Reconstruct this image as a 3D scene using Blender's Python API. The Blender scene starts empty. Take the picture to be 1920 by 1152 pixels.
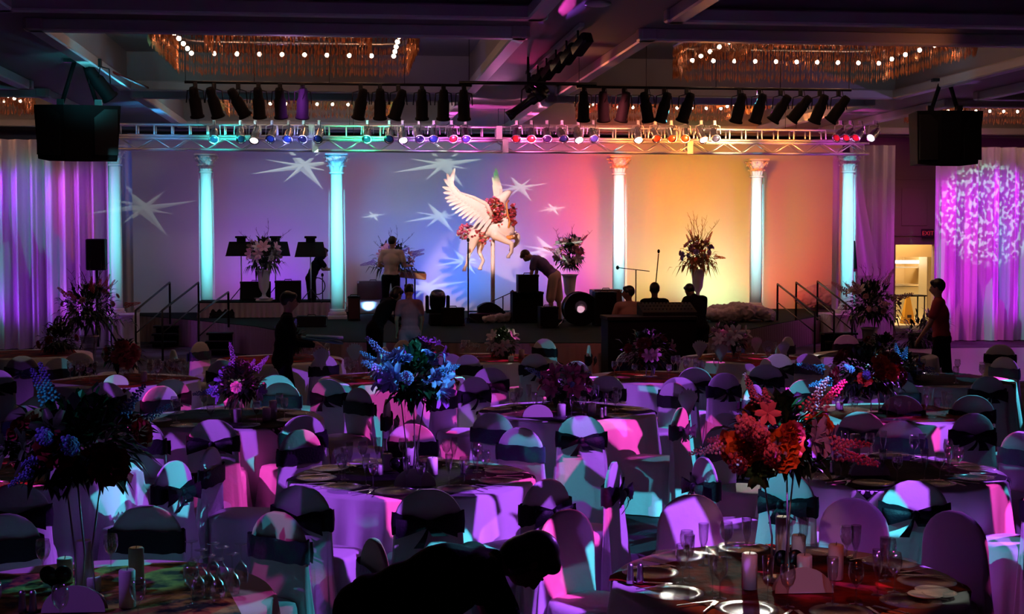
import bpy, math, random
from mathutils import Vector, Matrix, Euler
random.seed(7)
R=math.radians; PI=math.pi
sc=bpy.context.scene; COL=sc.collection
# ---------------------------------------------------------------- camera
CH=2.44; YAW=R(6.67); PIT=R(2.92); FP=2666.7
cam=bpy.data.objects.new('camera',bpy.data.cameras.new('camera')); COL.objects.link(cam)
cam.data.lens=50; cam.data.sensor_width=36; cam.data.clip_end=200; cam.data.clip_start=.05
cam.location=(0,0,CH); cam.rotation_euler=(PI/2-PIT,0,-YAW); sc.camera=cam
_M=cam.rotation_euler.to_matrix()
def ray(px,py): return _M@Vector(((px-960)/FP,(576-py)/FP,-1))
def atz(px,py,z):
    d=ray(px,py); t=(z-CH)/d.z; return Vector((d.x*t,d.y*t,z))
def aty(px,py,Y):
    d=ray(px,py); t=Y/d.y; return Vector((d.x*t,Y,CH+d.z*t))
def xat(px,Y): return aty(px,500,Y).x
# ---------------------------------------------------------------- view, world
sc.view_settings.view_transform='Standard'; sc.view_settings.look='None'
sc.view_settings.exposure=0; sc.view_settings.gamma=1
try: sc.view_settings.use_curve_mapping=False
except Exception: pass
cy=sc.cycles
cy.max_bounces=6; cy.diffuse_bounces=2; cy.glossy_bounces=2; cy.transmission_bounces=4; cy.transparent_max_bounces=10
cy.caustics_reflective=False; cy.caustics_refractive=False; cy.use_denoising=True; cy.sample_clamp_indirect=4
w=bpy.data.worlds.new('world'); sc.world=w; w.use_nodes=True
w.node_tree.nodes['Background'].inputs[0].default_value=(.42,.10,.36,1); w.node_tree.nodes['Background'].inputs[1].default_value=.013
# ---------------------------------------------------------------- lights
def spot(loc,tgt,col,power,deg,blend=.5,rad=.05,gobo=None,name='spot_beam'):
    l=bpy.data.lights.new(name,'SPOT'); l.energy=power; l.color=col; l.spot_size=R(deg); l.spot_blend=blend; l.shadow_soft_size=rad
    o=bpy.data.objects.new(name,l); COL.objects.link(o); o.location=loc
    o.rotation_euler=(Vector(tgt)-Vector(loc)).to_track_quat('-Z','Y').to_euler()
    if gobo:
        l.use_nodes=True; nt=l.node_tree; N=nt.nodes; L=nt.links
        t=N.new('ShaderNodeTexCoord'); s=N.new('ShaderNodeSeparateXYZ'); L.new(t.outputs['Normal'],s.inputs[0])
        nz=G.m(nt,'MULTIPLY',s.outputs['Z'],-1.0)
        u=G.m(nt,'DIVIDE',s.outputs['X'],nz); v=G.m(nt,'DIVIDE',s.outputs['Y'],nz)
        out=gobo(nt,u,v); em=N.get('Emission')
        L.new(out,em.inputs['Color'])
    return o
class G:
    @staticmethod
    def m(nt,op,a,b=None,c=None,clamp=False):
        n=nt.nodes.new('ShaderNodeMath'); n.operation=op; n.use_clamp=clamp
        for i,x in enumerate((a,b,c)):
            if x is None: continue
            if isinstance(x,(int,float)): n.inputs[i].default_value=x
            else: nt.links.new(x,n.inputs[i])
        return n.outputs[0]
    @staticmethod
    def comb(nt,a,b,c=0.0):
        n=nt.nodes.new('ShaderNodeCombineXYZ')
        for i,x in enumerate((a,b,c)):
            if isinstance(x,(int,float)): n.inputs[i].default_value=x
            else: nt.links.new(x,n.inputs[i])
        return n.outputs[0]
def g_rect(hw,v0,v1,soft=.006,shape=0):
    def f(nt,u,v):
        a=G.m(nt,'ABSOLUTE',u); x=G.m(nt,'MULTIPLY',G.m(nt,'SUBTRACT',hw,a),1/soft,clamp=True)
        y=G.m(nt,'MULTIPLY',G.m(nt,'SUBTRACT',v,v0),1/(soft*4),clamp=True)
        z=G.m(nt,'MULTIPLY',G.m(nt,'SUBTRACT',v1,v),1/(soft*4),clamp=True)
        k=G.m(nt,'MULTIPLY',G.m(nt,'MULTIPLY',x,y),z)
        # the lens is brighter in the middle of its field
        c=(v0+v1)/2-(v1-v0)*.02; h=(v1-v0)/2
        q=G.m(nt,'DIVIDE',G.m(nt,'SUBTRACT',v,c),h); q=G.m(nt,'MULTIPLY',q,q)
        q=G.m(nt,'MAXIMUM',G.m(nt,'SUBTRACT',1.0,q),.20)
        q=G.m(nt,'POWER',q,1.8)
        k=G.m(nt,'MULTIPLY',k,q)
        return G.comb(nt,k,k,k)
    return f
def g_star(s=1,skip=()):
    def f(nt,u,v):
        tot=None
        for i,(ax,ay,bx,by,wd) in enumerate(((-102,-12,95,19,7),(-30,38,40,-42,13),(-38,-30,36,32,6.5),(-72,14,52,-8,4.5))):
            if i in skip: continue
            L1=math.hypot(ax,ay)/1000*s; L2=math.hypot(bx,by)/1000*s; an=math.atan2(by-ay,bx-ax); w_=wd/1300*s
            p=G.m(nt,'ADD',G.m(nt,'MULTIPLY',u,math.cos(an)),G.m(nt,'MULTIPLY',v,math.sin(an)))
            q=G.m(nt,'SUBTRACT',G.m(nt,'MULTIPLY',v,math.cos(an)),G.m(nt,'MULTIPLY',u,math.sin(an)))
            qa=G.m(nt,'DIVIDE',G.m(nt,'ABSOLUTE',q),w_)
            pp=G.m(nt,'MAXIMUM',G.m(nt,'DIVIDE',p,L2),G.m(nt,'DIVIDE',p,-L1))
            k=G.m(nt,'MULTIPLY',G.m(nt,'SUBTRACT',1.0,G.m(nt,'ADD',qa,pp)),14.0,clamp=True)
            sh=G.m(nt,'ADD',G.m(nt,'MULTIPLY',G.m(nt,'GREATER_THAN',q,0.0),.35),.65)
            k=G.m(nt,'MULTIPLY',k,sh)
            tot=k if tot is None else G.m(nt,'MAXIMUM',tot,k)
        return G.comb(nt,tot,tot,tot)
    return f
def g_vor(scale,seed,cols,dark=.5,sx=1,rot=0,warp=.6):
    """a colour wheel behind a breakup pattern: hard edged patches, some blocked"""
    def f(nt,u,v):
        c,s_=math.cos(rot),math.sin(rot)
        a=G.m(nt,'ADD',G.m(nt,'MULTIPLY',u,c*sx),G.m(nt,'MULTIPLY',v,s_*sx))
        b=G.m(nt,'SUBTRACT',G.m(nt,'MULTIPLY',v,c),G.m(nt,'MULTIPLY',u,s_))
        vec=G.comb(nt,a,b,seed)
        vo=nt.nodes.new('ShaderNodeTexVoronoi'); vo.inputs['Scale'].default_value=scale; vo.inputs['Randomness'].default_value=warp
        nt.links.new(vec,vo.inputs['Vector'])
        sp=nt.nodes.new('ShaderNodeSeparateXYZ'); nt.links.new(vo.outputs['Color'],sp.inputs[0])
        rp=nt.nodes.new('ShaderNodeValToRGB'); rp.color_ramp.interpolation='CONSTANT'
        el=rp.color_ramp.elements; el[0].position=0; el[0].color=(0,0,0,1); el[1].position=dark; el[1].color=(*cols[0],1)
        for i in range(1,len(cols)):
            e=el.new(dark+(1-dark)*i/len(cols)); e.color=(*cols[i],1)
        nt.links.new(sp.outputs['X'],rp.inputs[0]); return rp.outputs[0]
    return f
def g_leaf(scale,thr,seed,col=(1,1,1)):
    def f(nt,u,v):
        no=nt.nodes.new('ShaderNodeTexNoise'); no.inputs['Scale'].default_value=scale; no.inputs['Detail'].default_value=1.5
        nt.links.new(G.comb(nt,G.m(nt,'MULTIPLY',u,1.5),v,seed),no.inputs['Vector'])
        k=G.m(nt,'MULTIPLY',G.m(nt,'SUBTRACT',no.outputs[0],thr),25.0,clamp=True)
        return G.comb(nt,G.m(nt,'MULTIPLY',k,col[0]),G.m(nt,'MULTIPLY',k,col[1]),G.m(nt,'MULTIPLY',k,col[2]))
    return f
# stage colour wash: floor uplights along the foot of the backdrop, washers on the truss
BY=34.5
FIT=[('up', 430, (0.756, 0.21, 1.0), 33.3), ('up', 520, (0.363, 0.019, 1.0), 93.6), ('up', 690, (0.168, 0.472, 1.0), 107.1), ('up', 780, (0.0, 0.0, 1.0), 83.9), ('up', 860, (0.0, 0.182, 1.0), 133.9), ('up', 950, (0.0, 0.391, 1.0), 46.2), ('up', 1040, (0.0, 0.154, 1.0), 78.5), ('up', 1120, (1.0, 0.0, 0.825), 38.0), ('up', 1200, (0.999, 1.0, 0.228), 61.3), ('up', 1290, (0.464, 1.0, 0.643), 52.5), ('up', 1460, (1.0, 0.0, 0.0), 70.5), ('ws', 300, (0.0, 0.106, 1.0), 55.0), ('ws', 620, (0.0, 0.382, 1.0), 181.7), ('ws', 750, (1.0, 0.297, 0.914), 95.4), ('ws', 880, (0.016, 1.0, 0.312), 82.3), ('ws', 1000, (0.146, 0.0, 1.0), 166.5), ('ws', 1100, (1.0, 0.043, 0.0), 553.2), ('ws', 1200, (1.0, 0.098, 0.0), 833.6), ('ws', 1300, (0.0, 1.0, 0.0), 196.5), ('ws', 1400, (1.0, 0.168, 0.0), 707.3), ('ws', 1500, (1.0, 0.0, 0.484), 121.6), ('hot', 1365, (0.56, 1.0, 0.454), 119.5)]
for k,px,c,p in FIT:
    if k=='ws': spot((xat(px,29.2),29.2,4.15),(xat(px,BY),BY,2.8),c,p,66,1,.1,name='truss_wash')
    elif k=='up': spot((xat(px,BY-1.6),BY-1.6,.75),(xat(px,BY),BY,2.0),c,p,100,1,.1,name='floor_wash')
    else: spot((xat(px-10,BY-1.5),BY-1.5,.75),(xat(px-10,BY),BY,1.4),c,p,100,1,.1,name='floor_wash')
# shuttered profile spots from the front bar, one for each column
FB=20.6
for px,Y in ((216,31),(388,33),(632,31.2),(1160,32.4),(1417,33),(1588,31)):
    c=aty(px,430,Y); src=Vector((c.x*FB/Y,FB,4.45)) if px!=216 else Vector((c.x*12/Y,12,2.9)); d=(c-src).length
    spot(src,(c.x,Y-.1,2.6),(.16,.88,1.0),16000,24,0,.03,g_rect(.15/d,-1.8/d,1.95/d,.0022),name='column_profile')
# breakup stars on the backdrop, thrown from an unseen source placed beside the camera
for px,py,s,sk,pw in ((568,312,1,(),1),(832,309,1.0,(),1),(824,406,.72,(),1.1),(975,352,.62,(),1.2),(1037,392,.34,(),1.5),(268,392,1.15,(),.28),(1030,470,.8,(1,),1.3),(700,405,.3,(1,2),1.2),(800,540,.9,(1,2),.9),(870,490,.6,(1,2),1.2)):
    t=aty(px,py,BY); spot((.5,-.5,3.2),t,(.75,.95,.80),24000*pw,9,0,.004,g_star(s*.366),name='star_projector')
# statue key from the front
t=aty(890,410,30.0); spot((t.x-.9,25.4,4.9),t,(1,.60,.50),1500,24,.4,.04,name='statue_spot')
spot((t.x+.5,28.6,.9),(t.x,30,3),(1,.35,.12),60,60,.8,.05,name='statue_uplight')
# purple wash of the side drapes, leaf breakups over it
DY=31
for px,pw,c in ((40,36,(.30,.01,.95)),(170,30,(.42,.01,.80))):
    spot((xat(px,DY-1.1),DY-1.1,4.35),(xat(px,DY),DY,1.6),c,pw,110,1,.05,name='drape_wash')
    spot((xat(px,DY-1.3),DY-1.3,.2),(xat(px,DY),DY,2.6),c,pw*.35,110,1,.05,name='drape_uplight')
for px,pw,c in ((1790,85,(.60,.0,.80)),(1890,85,(.48,.0,1)),(1640,44,(.6,.0,.42)),(1715,60,(.55,.0,.5))):
    y_=DY if px!=1715 else 35.5
    spot((xat(px,y_-1.2),y_-1.2,4.35),(xat(px,y_),y_,1.4),c,pw,110,1,.05,name='drape_wash')
    if px!=1715: spot((xat(px,y_-1.3),y_-1.3,.2),(xat(px,y_),y_,2.4),c,pw*.45,110,1,.05,name='drape_uplight')
for px,dx,c,p in ((20,-1.8,(.10,.55,.60),70),(110,-1.6,(.36,.02,1),110),(200,-1.5,(.55,.05,.80),80),(1765,-1.0,(.80,.02,.75),130),(1840,1.8,(.60,.02,1),150),(1905,1.6,(.85,.02,.80),150)):
    for z0,z1 in ((3.9,2.6),(.5,1.6)): spot((xat(px,DY)+dx,DY-.75,z0),(xat(px,DY),DY,z1),c,p*(1 if z0>1 else .6),85,1,.04,name='added_drape_graze')  # added grazing lamps that bring out the drape folds
def vstripe(k,sd,cols,dark): return g_vor(k,sd,cols,dark,sx=5,warp=1)
spot((-6,19,4.5),aty(40,430,DY),(1,1,1),800,17,.5,.02,g_vor(5,3.1,[(.03,.75,.55),(.05,.5,.6),(.9,.2,.05)],.50,sx=11),name='drape_breakup')
spot((9.5,19,4.5),aty(1850,400,DY),(.50,1,.75),4200,11,.4,.01,g_leaf(105,.52,2.0),name='drape_leaf_projector')
spot((9.5,19,4.5),aty(1850,540,DY),(1,1,1),1500,15,.5,.01,g_vor(6,5.3,[(.15,.9,.6),(1,.1,.6),(.1,.45,1)],.45,sx=12),name='drape_breakup')
q=aty(1462,815,atz(1475,1092,.75).y); spot((q.x-1.2,q.y-4.5,4.4),q,(1,.42,.42),170,8,.4,.02,name='added_bouquet_spot')  # added front spot that warms the orange bouquet
q=atz(1480,1070,.85); spot((q.x-.9,q.y-4.4,2.9),q,(.62,.40,1),110,7,.4,.02,name='added_table_spot')  # added low spot that brightens the candles from the front
q=aty(775,714,atz(772,896,.75).y); spot((q.x-2,q.y+3.5,4.7),q,(.6,.35,1),75,9,.4,.02,name='added_bouquet_spot')  # added spot on the purple and blue bouquet
# moving-head breakups over the tables
CY=(.10,.72,.95); MG=(.95,.06,.55); PU=(.42,.09,.95); WH=(.9,.9,.75)
AUD=[((-7,11,4.8),(-2,12,.8),[PU,MG,CY,PU],.84,15,1.2,.3,2600,70),((6.8,8,4.8),(2.2,11,.8),[PU,CY,MG,PU],.82,14,1.6,1.1,2600,66),
 ((2.8,19,4.8),(1.2,12.5,.8),[MG,PU,CY],.86,17,1.5,2.0,2400,75),
 ((11,17,4.8),(5.5,12.5,.8),[MG,PU,CY,MG],.80,15,1.3,2.6,2600,70),((2.8,4,4.8),(1.8,10,.6),[CY,PU,MG,PU],.86,20,1.8,.5,2600,52),
 ((6,22,4.7),(4,16.5,.8),[MG,WH,CY],.84,20,1.3,1.7,1500,70)]
for i,(a,b,cols,dk,scl,sx,ro,pw,dg) in enumerate(AUD):
    spot(a,b,(1,1,1),pw*1.25,dg,.4,.012,g_vor(scl,i*3.7+1.3,cols,dk,sx,ro,.9),name='moving_head_breakup')
q=atz(1475,1092,.75); spot((q.x-.5,q.y-3.0,4.9),q,(1,.10,.03),150,17,.3,.02,name='added_table_spot')  # added red spot for the glow on the copper-red table
q=atz(1730,1110,.75); spot((q.x+1.2,q.y-2.4,4.7),q,(.9,1,.85),90,5,.2,.02,name='added_table_spot')  # added spot that whitens the bread plates
q=atz(230,1080,.75); spot((q.x-1,q.y+6,4.7),q,(1,.6,.25),60,6,.3,.02,name='added_table_spot')  # added warm spot on the gold brocade
for sx_,sy_,px,py,z,c,p,dg,dk in ((-1.5,8.5,1175,850,.6,CY,620,17,.45),(8.5,8,1690,835,.8,MG,520,11,.35),(7.5,3,1815,1030,.75,MG,320,7,.3),(-3.5,3,610,1060,.5,CY,300,8,.4),(3.5,6,850,820,.7,PU,420,14,.5),(-4,9,190,790,.7,CY,380,10,.5),(9,12,1790,820,.7,CY,380,9,.5),(-1,10,215,1052,.75,CY,420,16,.35),(2,3,1110,1040,.7,CY,260,9,.45),(6,5,1590,1000,.75,PU,380,9,.2),(-2,6,500,1010,.75,MG,240,8,.4),(4,10,590,960,.7,PU,300,8,.3),(-5,12,1010,700,.8,MG,420,10,.5)):
    q=atz(px,py,z); spot((sx_,sy_,4.8),q,(1,1,1),p,dg,.3,.012,g_vor(34,px*.01,[c,c,PU],dk,1.4,px*.01,.9),name='moving_head_breakup')
q=atz(400,1085,.85); spot((q.x-1.5,q.y+2.5,4.6),q,(.75,.6,1),130,6,.4,.01,name='added_table_spot')  # added spot for sparkle on the upturned glasses
for px,py,z,p in ((220,716,.8,150),(922,735,.85,130),(150,668,.85,100),(45,676,.85,80),(1455,675,.85,120)):
    q=atz(px,py,z); spot((q.x+.8,q.y-5,4.8),q,(1,.95,.9),p,4,.2,.01,name='added_table_spot')  # added white spots on single cards and chair backs
# soft wash on the stage skirts and the near ceiling
spot((xat(560,20),20,4.6),(xat(560,26),26,.3),(.45,.07,.75),300,40,1,.1,name='skirt_wash')
spot((xat(1150,20),20,4.6),(xat(1180,25),25,.3),(1,.16,.18),170,46,1,.1,name='skirt_wash')
# added upward spots that colour truss and coffers, not fixtures on the bars
for px,c,pw in ((300,(.05,.35,.8),30),(410,(.03,.85,.75),70),(545,(.2,.2,.8),30),(675,(.03,1,.45),90),(790,(.5,.15,.8),34),(880,(.9,.08,.6),60),(1010,(1,.10,.4),70),(1110,(1,.14,.3),60),(1210,(1,.24,.05),90),(1300,(1,.26,.04),130),(1385,(1,.6,.25),260),(1500,(1,.28,.05),130),(1600,(.7,.06,.5),36)):
    x=xat(px,28.0); spot((x,28.1,3.8),(x,28.75,4.8),c,pw*3.5,84,.8,.05,name='added_uplight')
spot((xat(180,21),20.3,4.5),(xat(185,22),22.5,5.0),(.1,.85,.95),22,100,.8,.05,name='added_uplight')
spot((-2.4,17.9,4.3),(-3.0,20.2,5.5),(.08,.72,.95),70,56,.5,.02,name='added_coffer_spot')  # added spots for the colour patches inside the coffers
spot((9.0,20.0,4.3),(9.2,22.3,5.5),(.2,.65,.95),30,50,.7,.02,name='added_coffer_spot')
spot((1.2,20.5,4.3),(1.6,22.6,5.5),(.35,.25,.8),30,60,.7,.02,name='added_coffer_spot')
q=atz(190,1090,.9); spot((q.x-3.2,q.y-1.5,4.6),q,(.40,.12,1),230,10,.4,.02,name='added_table_spot')  # added violet spot on the candles of the gold brocade table
spot((-1,24.9,4.3),(-.8,18.6,4.85),(.6,.3,.75),120,44,.8,.03,name='added_ceiling_wash')  # added spots that brighten the near coffer frames
spot((6.5,24.9,4.3),(6.5,18.6,4.85),(1,.32,.10),200,46,.8,.03,name='added_ceiling_wash')
for px,c,p in ((440,(.5,.8,.9),26),(560,(.3,.6,.5),16),(690,(.25,1,.65),34),(800,(.9,.4,.7),22),(880,(.9,.3,.7),22),(1000,(1,.25,.45),26),(1120,(1,.25,.4),28),(1220,(1,.3,.25),34),(1330,(1,.30,.10),44),(1440,(1,.32,.10),44),(1540,(.9,.25,.4),26)):
    x=xat(px,27); spot((x,26.6,4.75),(x,29.5,5.5),c,p,125,.8,.05,name='added_coffer_uplight')  # added upward spots that brighten the far coffers
# added grazing spots along the coffer frames, placed clear of the truss
for x0,y0,x1,y1,c,p,dg in ((3.0,26.5,3.75,21.5,(1,.16,.22),130,22),(3.1,21.5,3.8,18.4,(1,.30,.10),60,40),(2.9,26.5,2.1,22,(.85,.25,.65),90,22),(-3.0,26,-3.65,21.5,(.06,.6,.95),120,20),(2.8,22,2.8,18.5,(.9,.04,.25),22,90),(7.5,16.8,7.0,17.5,(1,.3,.1),6,100),(11,22.5,9.8,23.5,(.5,.2,.9),40,60)):
    spot((x0,y0,4.35),(x1,y1,4.95),c,p,dg,.8,.03,name='added_ceiling_wash')
# ---------------------------------------------------------------- materials
MATS={}
def mat(name,col,rough=.6,metal=0,emit=0,ecol=None,bump=0,bscale=20,alt=None,ascale=6,sheen=0,alpha=1,trans=0,spec=.5,coat=0):
    if name in MATS: return MATS[name]
    m=bpy.data.materials.new(name); m.use_nodes=True; nt=m.node_tree; b=nt.nodes['Principled BSDF']
    b.inputs['Base Color'].default_value=(*col,1); b.inputs['Roughness'].default_value=rough; b.inputs['Metallic'].default_value=metal
    b.inputs['Specular IOR Level'].default_value=spec
    if coat: b.inputs['Coat Weight'].default_value=coat
    if sheen: b.inputs['Sheen Weight'].default_value=sheen
    if alpha<1: b.inputs['Alpha'].default_value=alpha
    if trans: b.inputs['Transmission Weight'].default_value=trans
    if emit: b.inputs['Emission Color'].default_value=(*(ecol or col),1); b.inputs['Emission Strength'].default_value=emit
    tc=nt.nodes.new('ShaderNodeTexCoord')
    if alt:
        n=nt.nodes.new('ShaderNodeTexNoise'); n.inputs['Scale'].default_value=ascale; n.inputs['Detail'].default_value=4; nt.links.new(tc.outputs['Object'],n.inputs['Vector'])
        rp=nt.nodes.new('ShaderNodeValToRGB'); rp.color_ramp.elements[0].position=.4; rp.color_ramp.elements[1].position=.6
        rp.color_ramp.elements[0].color=(*col,1); rp.color_ramp.elements[1].color=(*alt,1)
        nt.links.new(n.outputs[0],rp.inputs[0]); nt.links.new(rp.outputs[0],b.inputs['Base Color'])
    if bump:
        n=nt.nodes.new('ShaderNodeTexNoise'); n.inputs['Scale'].default_value=bscale; n.inputs['Detail'].default_value=3; nt.links.new(tc.outputs['Object'],n.inputs['Vector'])
        bp=nt.nodes.new('ShaderNodeBump'); bp.inputs['Strength'].default_value=bump; bp.inputs['Distance'].default_value=.02
        nt.links.new(n.outputs[0],bp.inputs['Height']); nt.links.new(bp.outputs[0],b.inputs['Normal'])
    MATS[name]=m; return m
def glassmat(name,tint=(1,1,1),opac=.12,rough=.03,fac=.55):
    m=bpy.data.materials.new(name); m.use_nodes=True; nt=m.node_tree; N=nt.nodes
    N.remove(N['Principled BSDF']); t=N.new('ShaderNodeBsdfTransparent'); t.inputs[0].default_value=(.93*tint[0],.93*tint[1],.93*tint[2],1)
    g=N.new('ShaderNodeBsdfGlossy'); g.inputs['Roughness'].default_value=rough; g.inputs[0].default_value=(1,1,1,1)
    fr=N.new('ShaderNodeLayerWeight'); fr.inputs[0].default_value=.35
    ad=nt.nodes.new('ShaderNodeMath'); ad.operation='MULTIPLY_ADD'; nt.links.new(fr.outputs['Facing'],ad.inputs[0]); ad.inputs[1].default_value=fac; ad.inputs[2].default_value=opac
    mx=N.new('ShaderNodeMixShader'); nt.links.new(ad.outputs[0],mx.inputs[0]); nt.links.new(t.outputs[0],mx.inputs[1]); nt.links.new(g.outputs[0],mx.inputs[2])
    nt.links.new(mx.outputs[0],N['Material Output'].inputs[0]); MATS[name]=m; return m
M=MATS
mat('cover_white',(.66,.65,.67),.75,sheen=.1,bump=.12,bscale=30)
mat('sash_black',(.010,.007,.014),.5,bump=.2,bscale=50,spec=.2)
mat('sash_teal',(.03,.10,.11),.4,bump=.3,bscale=40,alt=(.05,.03,.10),ascale=9)
mat('cloth_white',(.78,.77,.78),.8,sheen=.2,bump=.05,bscale=25)
mat('topper_black',(.010,.006,.012),.85,bump=.3,bscale=30,spec=.06)
mat('topper_bronze',(.26,.022,.010),.8,spec=.08,bump=.5,bscale=16,alt=(.06,.012,.010),ascale=5)
mat('topper_gold',(.02,.03,.028),.8,spec=.1,bump=.6,bscale=14,alt=(.50,.30,.08),ascale=9)
mat('black',(.006,.005,.007),.7,spec=.15); mat('black_gloss',(.01,.009,.012),.25); mat('black_metal',(.012,.012,.014),.4,metal=.4)
mat('chrome',(.75,.75,.78),.22,metal=1); mat('alu',(.72,.72,.74),.38,metal=.75)
mat('plaster',(.86,.86,.84),.6,bump=.15,bscale=40); mat('silver',(.55,.55,.57),.36,metal=1)
mat('china',(.82,.82,.80),.15); mat('wax',(.85,.83,.78),.45); mat('wick',(.05,.04,.03),.9)
mat('leaf_dark',(.012,.028,.012),.35,spec=.6); mat('leaf_green',(.05,.14,.04),.45); mat('leaf_gold',(.30,.12,.03),.5)
mat('twig',(.05,.025,.015),.7); mat('stem_green',(.08,.12,.05),.4)
mat('rose_orange',(.80,.13,.03),.55); mat('rose_red',(.30,.02,.03),.55); mat('rose_coral',(.75,.14,.12),.55); mat('rose_pink',(.80,.16,.34),.55)
mat('lily_white',(.82,.76,.74),.5); mat('lily_pink',(.80,.42,.52),.5); mat('flower_lilac',(.42,.26,.70),.5); mat('flower_blue',(.22,.30,.72),.5); mat('fruit_orange',(.85,.25,.03),.4)
mat('skin',(.50,.28,.19),.5); mat('skin_dark',(.20,.10,.07),.5); mat('hair',(.008,.006,.006),.35); mat('hair_brown',(.06,.03,.015),.45)
mat('shirt_peach',(.78,.55,.42),.8,bump=.3,bscale=12); mat('shirt_violet',(.16,.10,.26),.8); mat('khaki',(.62,.42,.30),.8,bump=.3,bscale=12)
mat('dark_cloth',(.007,.006,.009),.9,bump=.3,bscale=14,spec=.1); mat('jumpsuit',(.36,.17,.27),.85,bump=.3,bscale=14); mat('shirt_red',(.42,.04,.06),.8); mat('shirt_tan',(.32,.20,.15),.8)
mat('teal_print',(.06,.16,.16),.7,alt=(.22,.10,.07),ascale=14)
mat('ceiling_paint',(.20,.17,.18),.7,bump=.05,bscale=60); mat('coffer_paint',(.34,.33,.34),.45); mat('coffer_trim',(.62,.60,.60),.5); mat('wall_paint',(.40,.30,.36),.7)
mat('deck',(.010,.022,.018),.95,bump=.1,bscale=60,spec=.08); mat('skirt_cloth',(.34,.24,.25),.8); mat('riser_cloth',(.55,.38,.36),.8)
mat('backdrop',(.75,.74,.76),.85); mat('drape_sheer',(.72,.70,.74),.6,sheen=.3)
mat('statue',(.90,.84,.82),.45,bump=.2,bscale=30); mat('statue_gold',(.75,.34,.08),.45)
mat('flightcase',(.07,.012,.014),.5,bump=.2,bscale=60); mat('keyboard_case',(.45,.16,.05),.45); mat('guitar_amp_cloth',(.014,.010,.010),.95,spec=.1)
mat('yellow_plastic',(.75,.42,.04),.4); mat('beige_wall',(.72,.52,.26),.7); mat('beige_panel',(.62,.50,.30),.6); mat('steel_shelf',(.5,.48,.42),.35,metal=.7); mat('tube_light',(1,1,1),.5,emit=9,ecol=(1,.93,.86))
mat('exit_red',(.8,.04,.06),.5,emit=.22,ecol=(1,.05,.12)); mat('exit_case',(.10,.04,.10),.5)
mat('card',(.55,.50,.47),.6); mat('card_white',(.85,.85,.84),.7); mat('ink',(.03,.025,.03),.7)
mat('bulb',(1,.8,.6),.3,emit=32,ecol=(1,.62,.42)); mat('lens_lit',(1,1,1),.3,emit=9,ecol=(1,.82,.86)); mat('lens_dark',(.02,.02,.05),.08)
mat('gel_blue',(.03,.06,.22),.1); mat('gel_green',(.02,.14,.10),.1); mat('gel_red',(.35,.03,.02),.2); mat('teal_linen',(.12,.36,.42),.8)
mat('fabric_puff',(.62,.50,.54),.9,bump=.6,bscale=8)
glassmat('glass',(1,1,1),.09,.12,.5); glassmat('vase_glass',(.9,.9,.95),.18); glassmat('plate_glass',(.9,.9,.95),.02,.25,.2); glassmat('crystal',(.98,.5,.25),.22,.12)
def crystal():
    m=bpy.data.materials.new('crystal_strand'); m.use_nodes=True; b=m.node_tree.nodes['Principled BSDF']; nt=m.node_tree
    b.inputs['Base Color'].default_value=(.50,.18,.07,1); b.inputs['Roughness'].default_value=.18; b.inputs['Metallic'].default_value=.35
    b.inputs['Alpha'].default_value=.62; b.inputs['Emission Color'].default_value=(.9,.22,.06,1); b.inputs['Emission Strength'].default_value=0
    M['crystal_strand']=m
crystal()
mat('carpet',(.03,.015,.025),.95,bump=.3,bscale=200,alt=(.09,.07,.11),ascale=1.1)
mat('dance_wood',(.50,.42,.50),.3,bump=.05,bscale=10)
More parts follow.
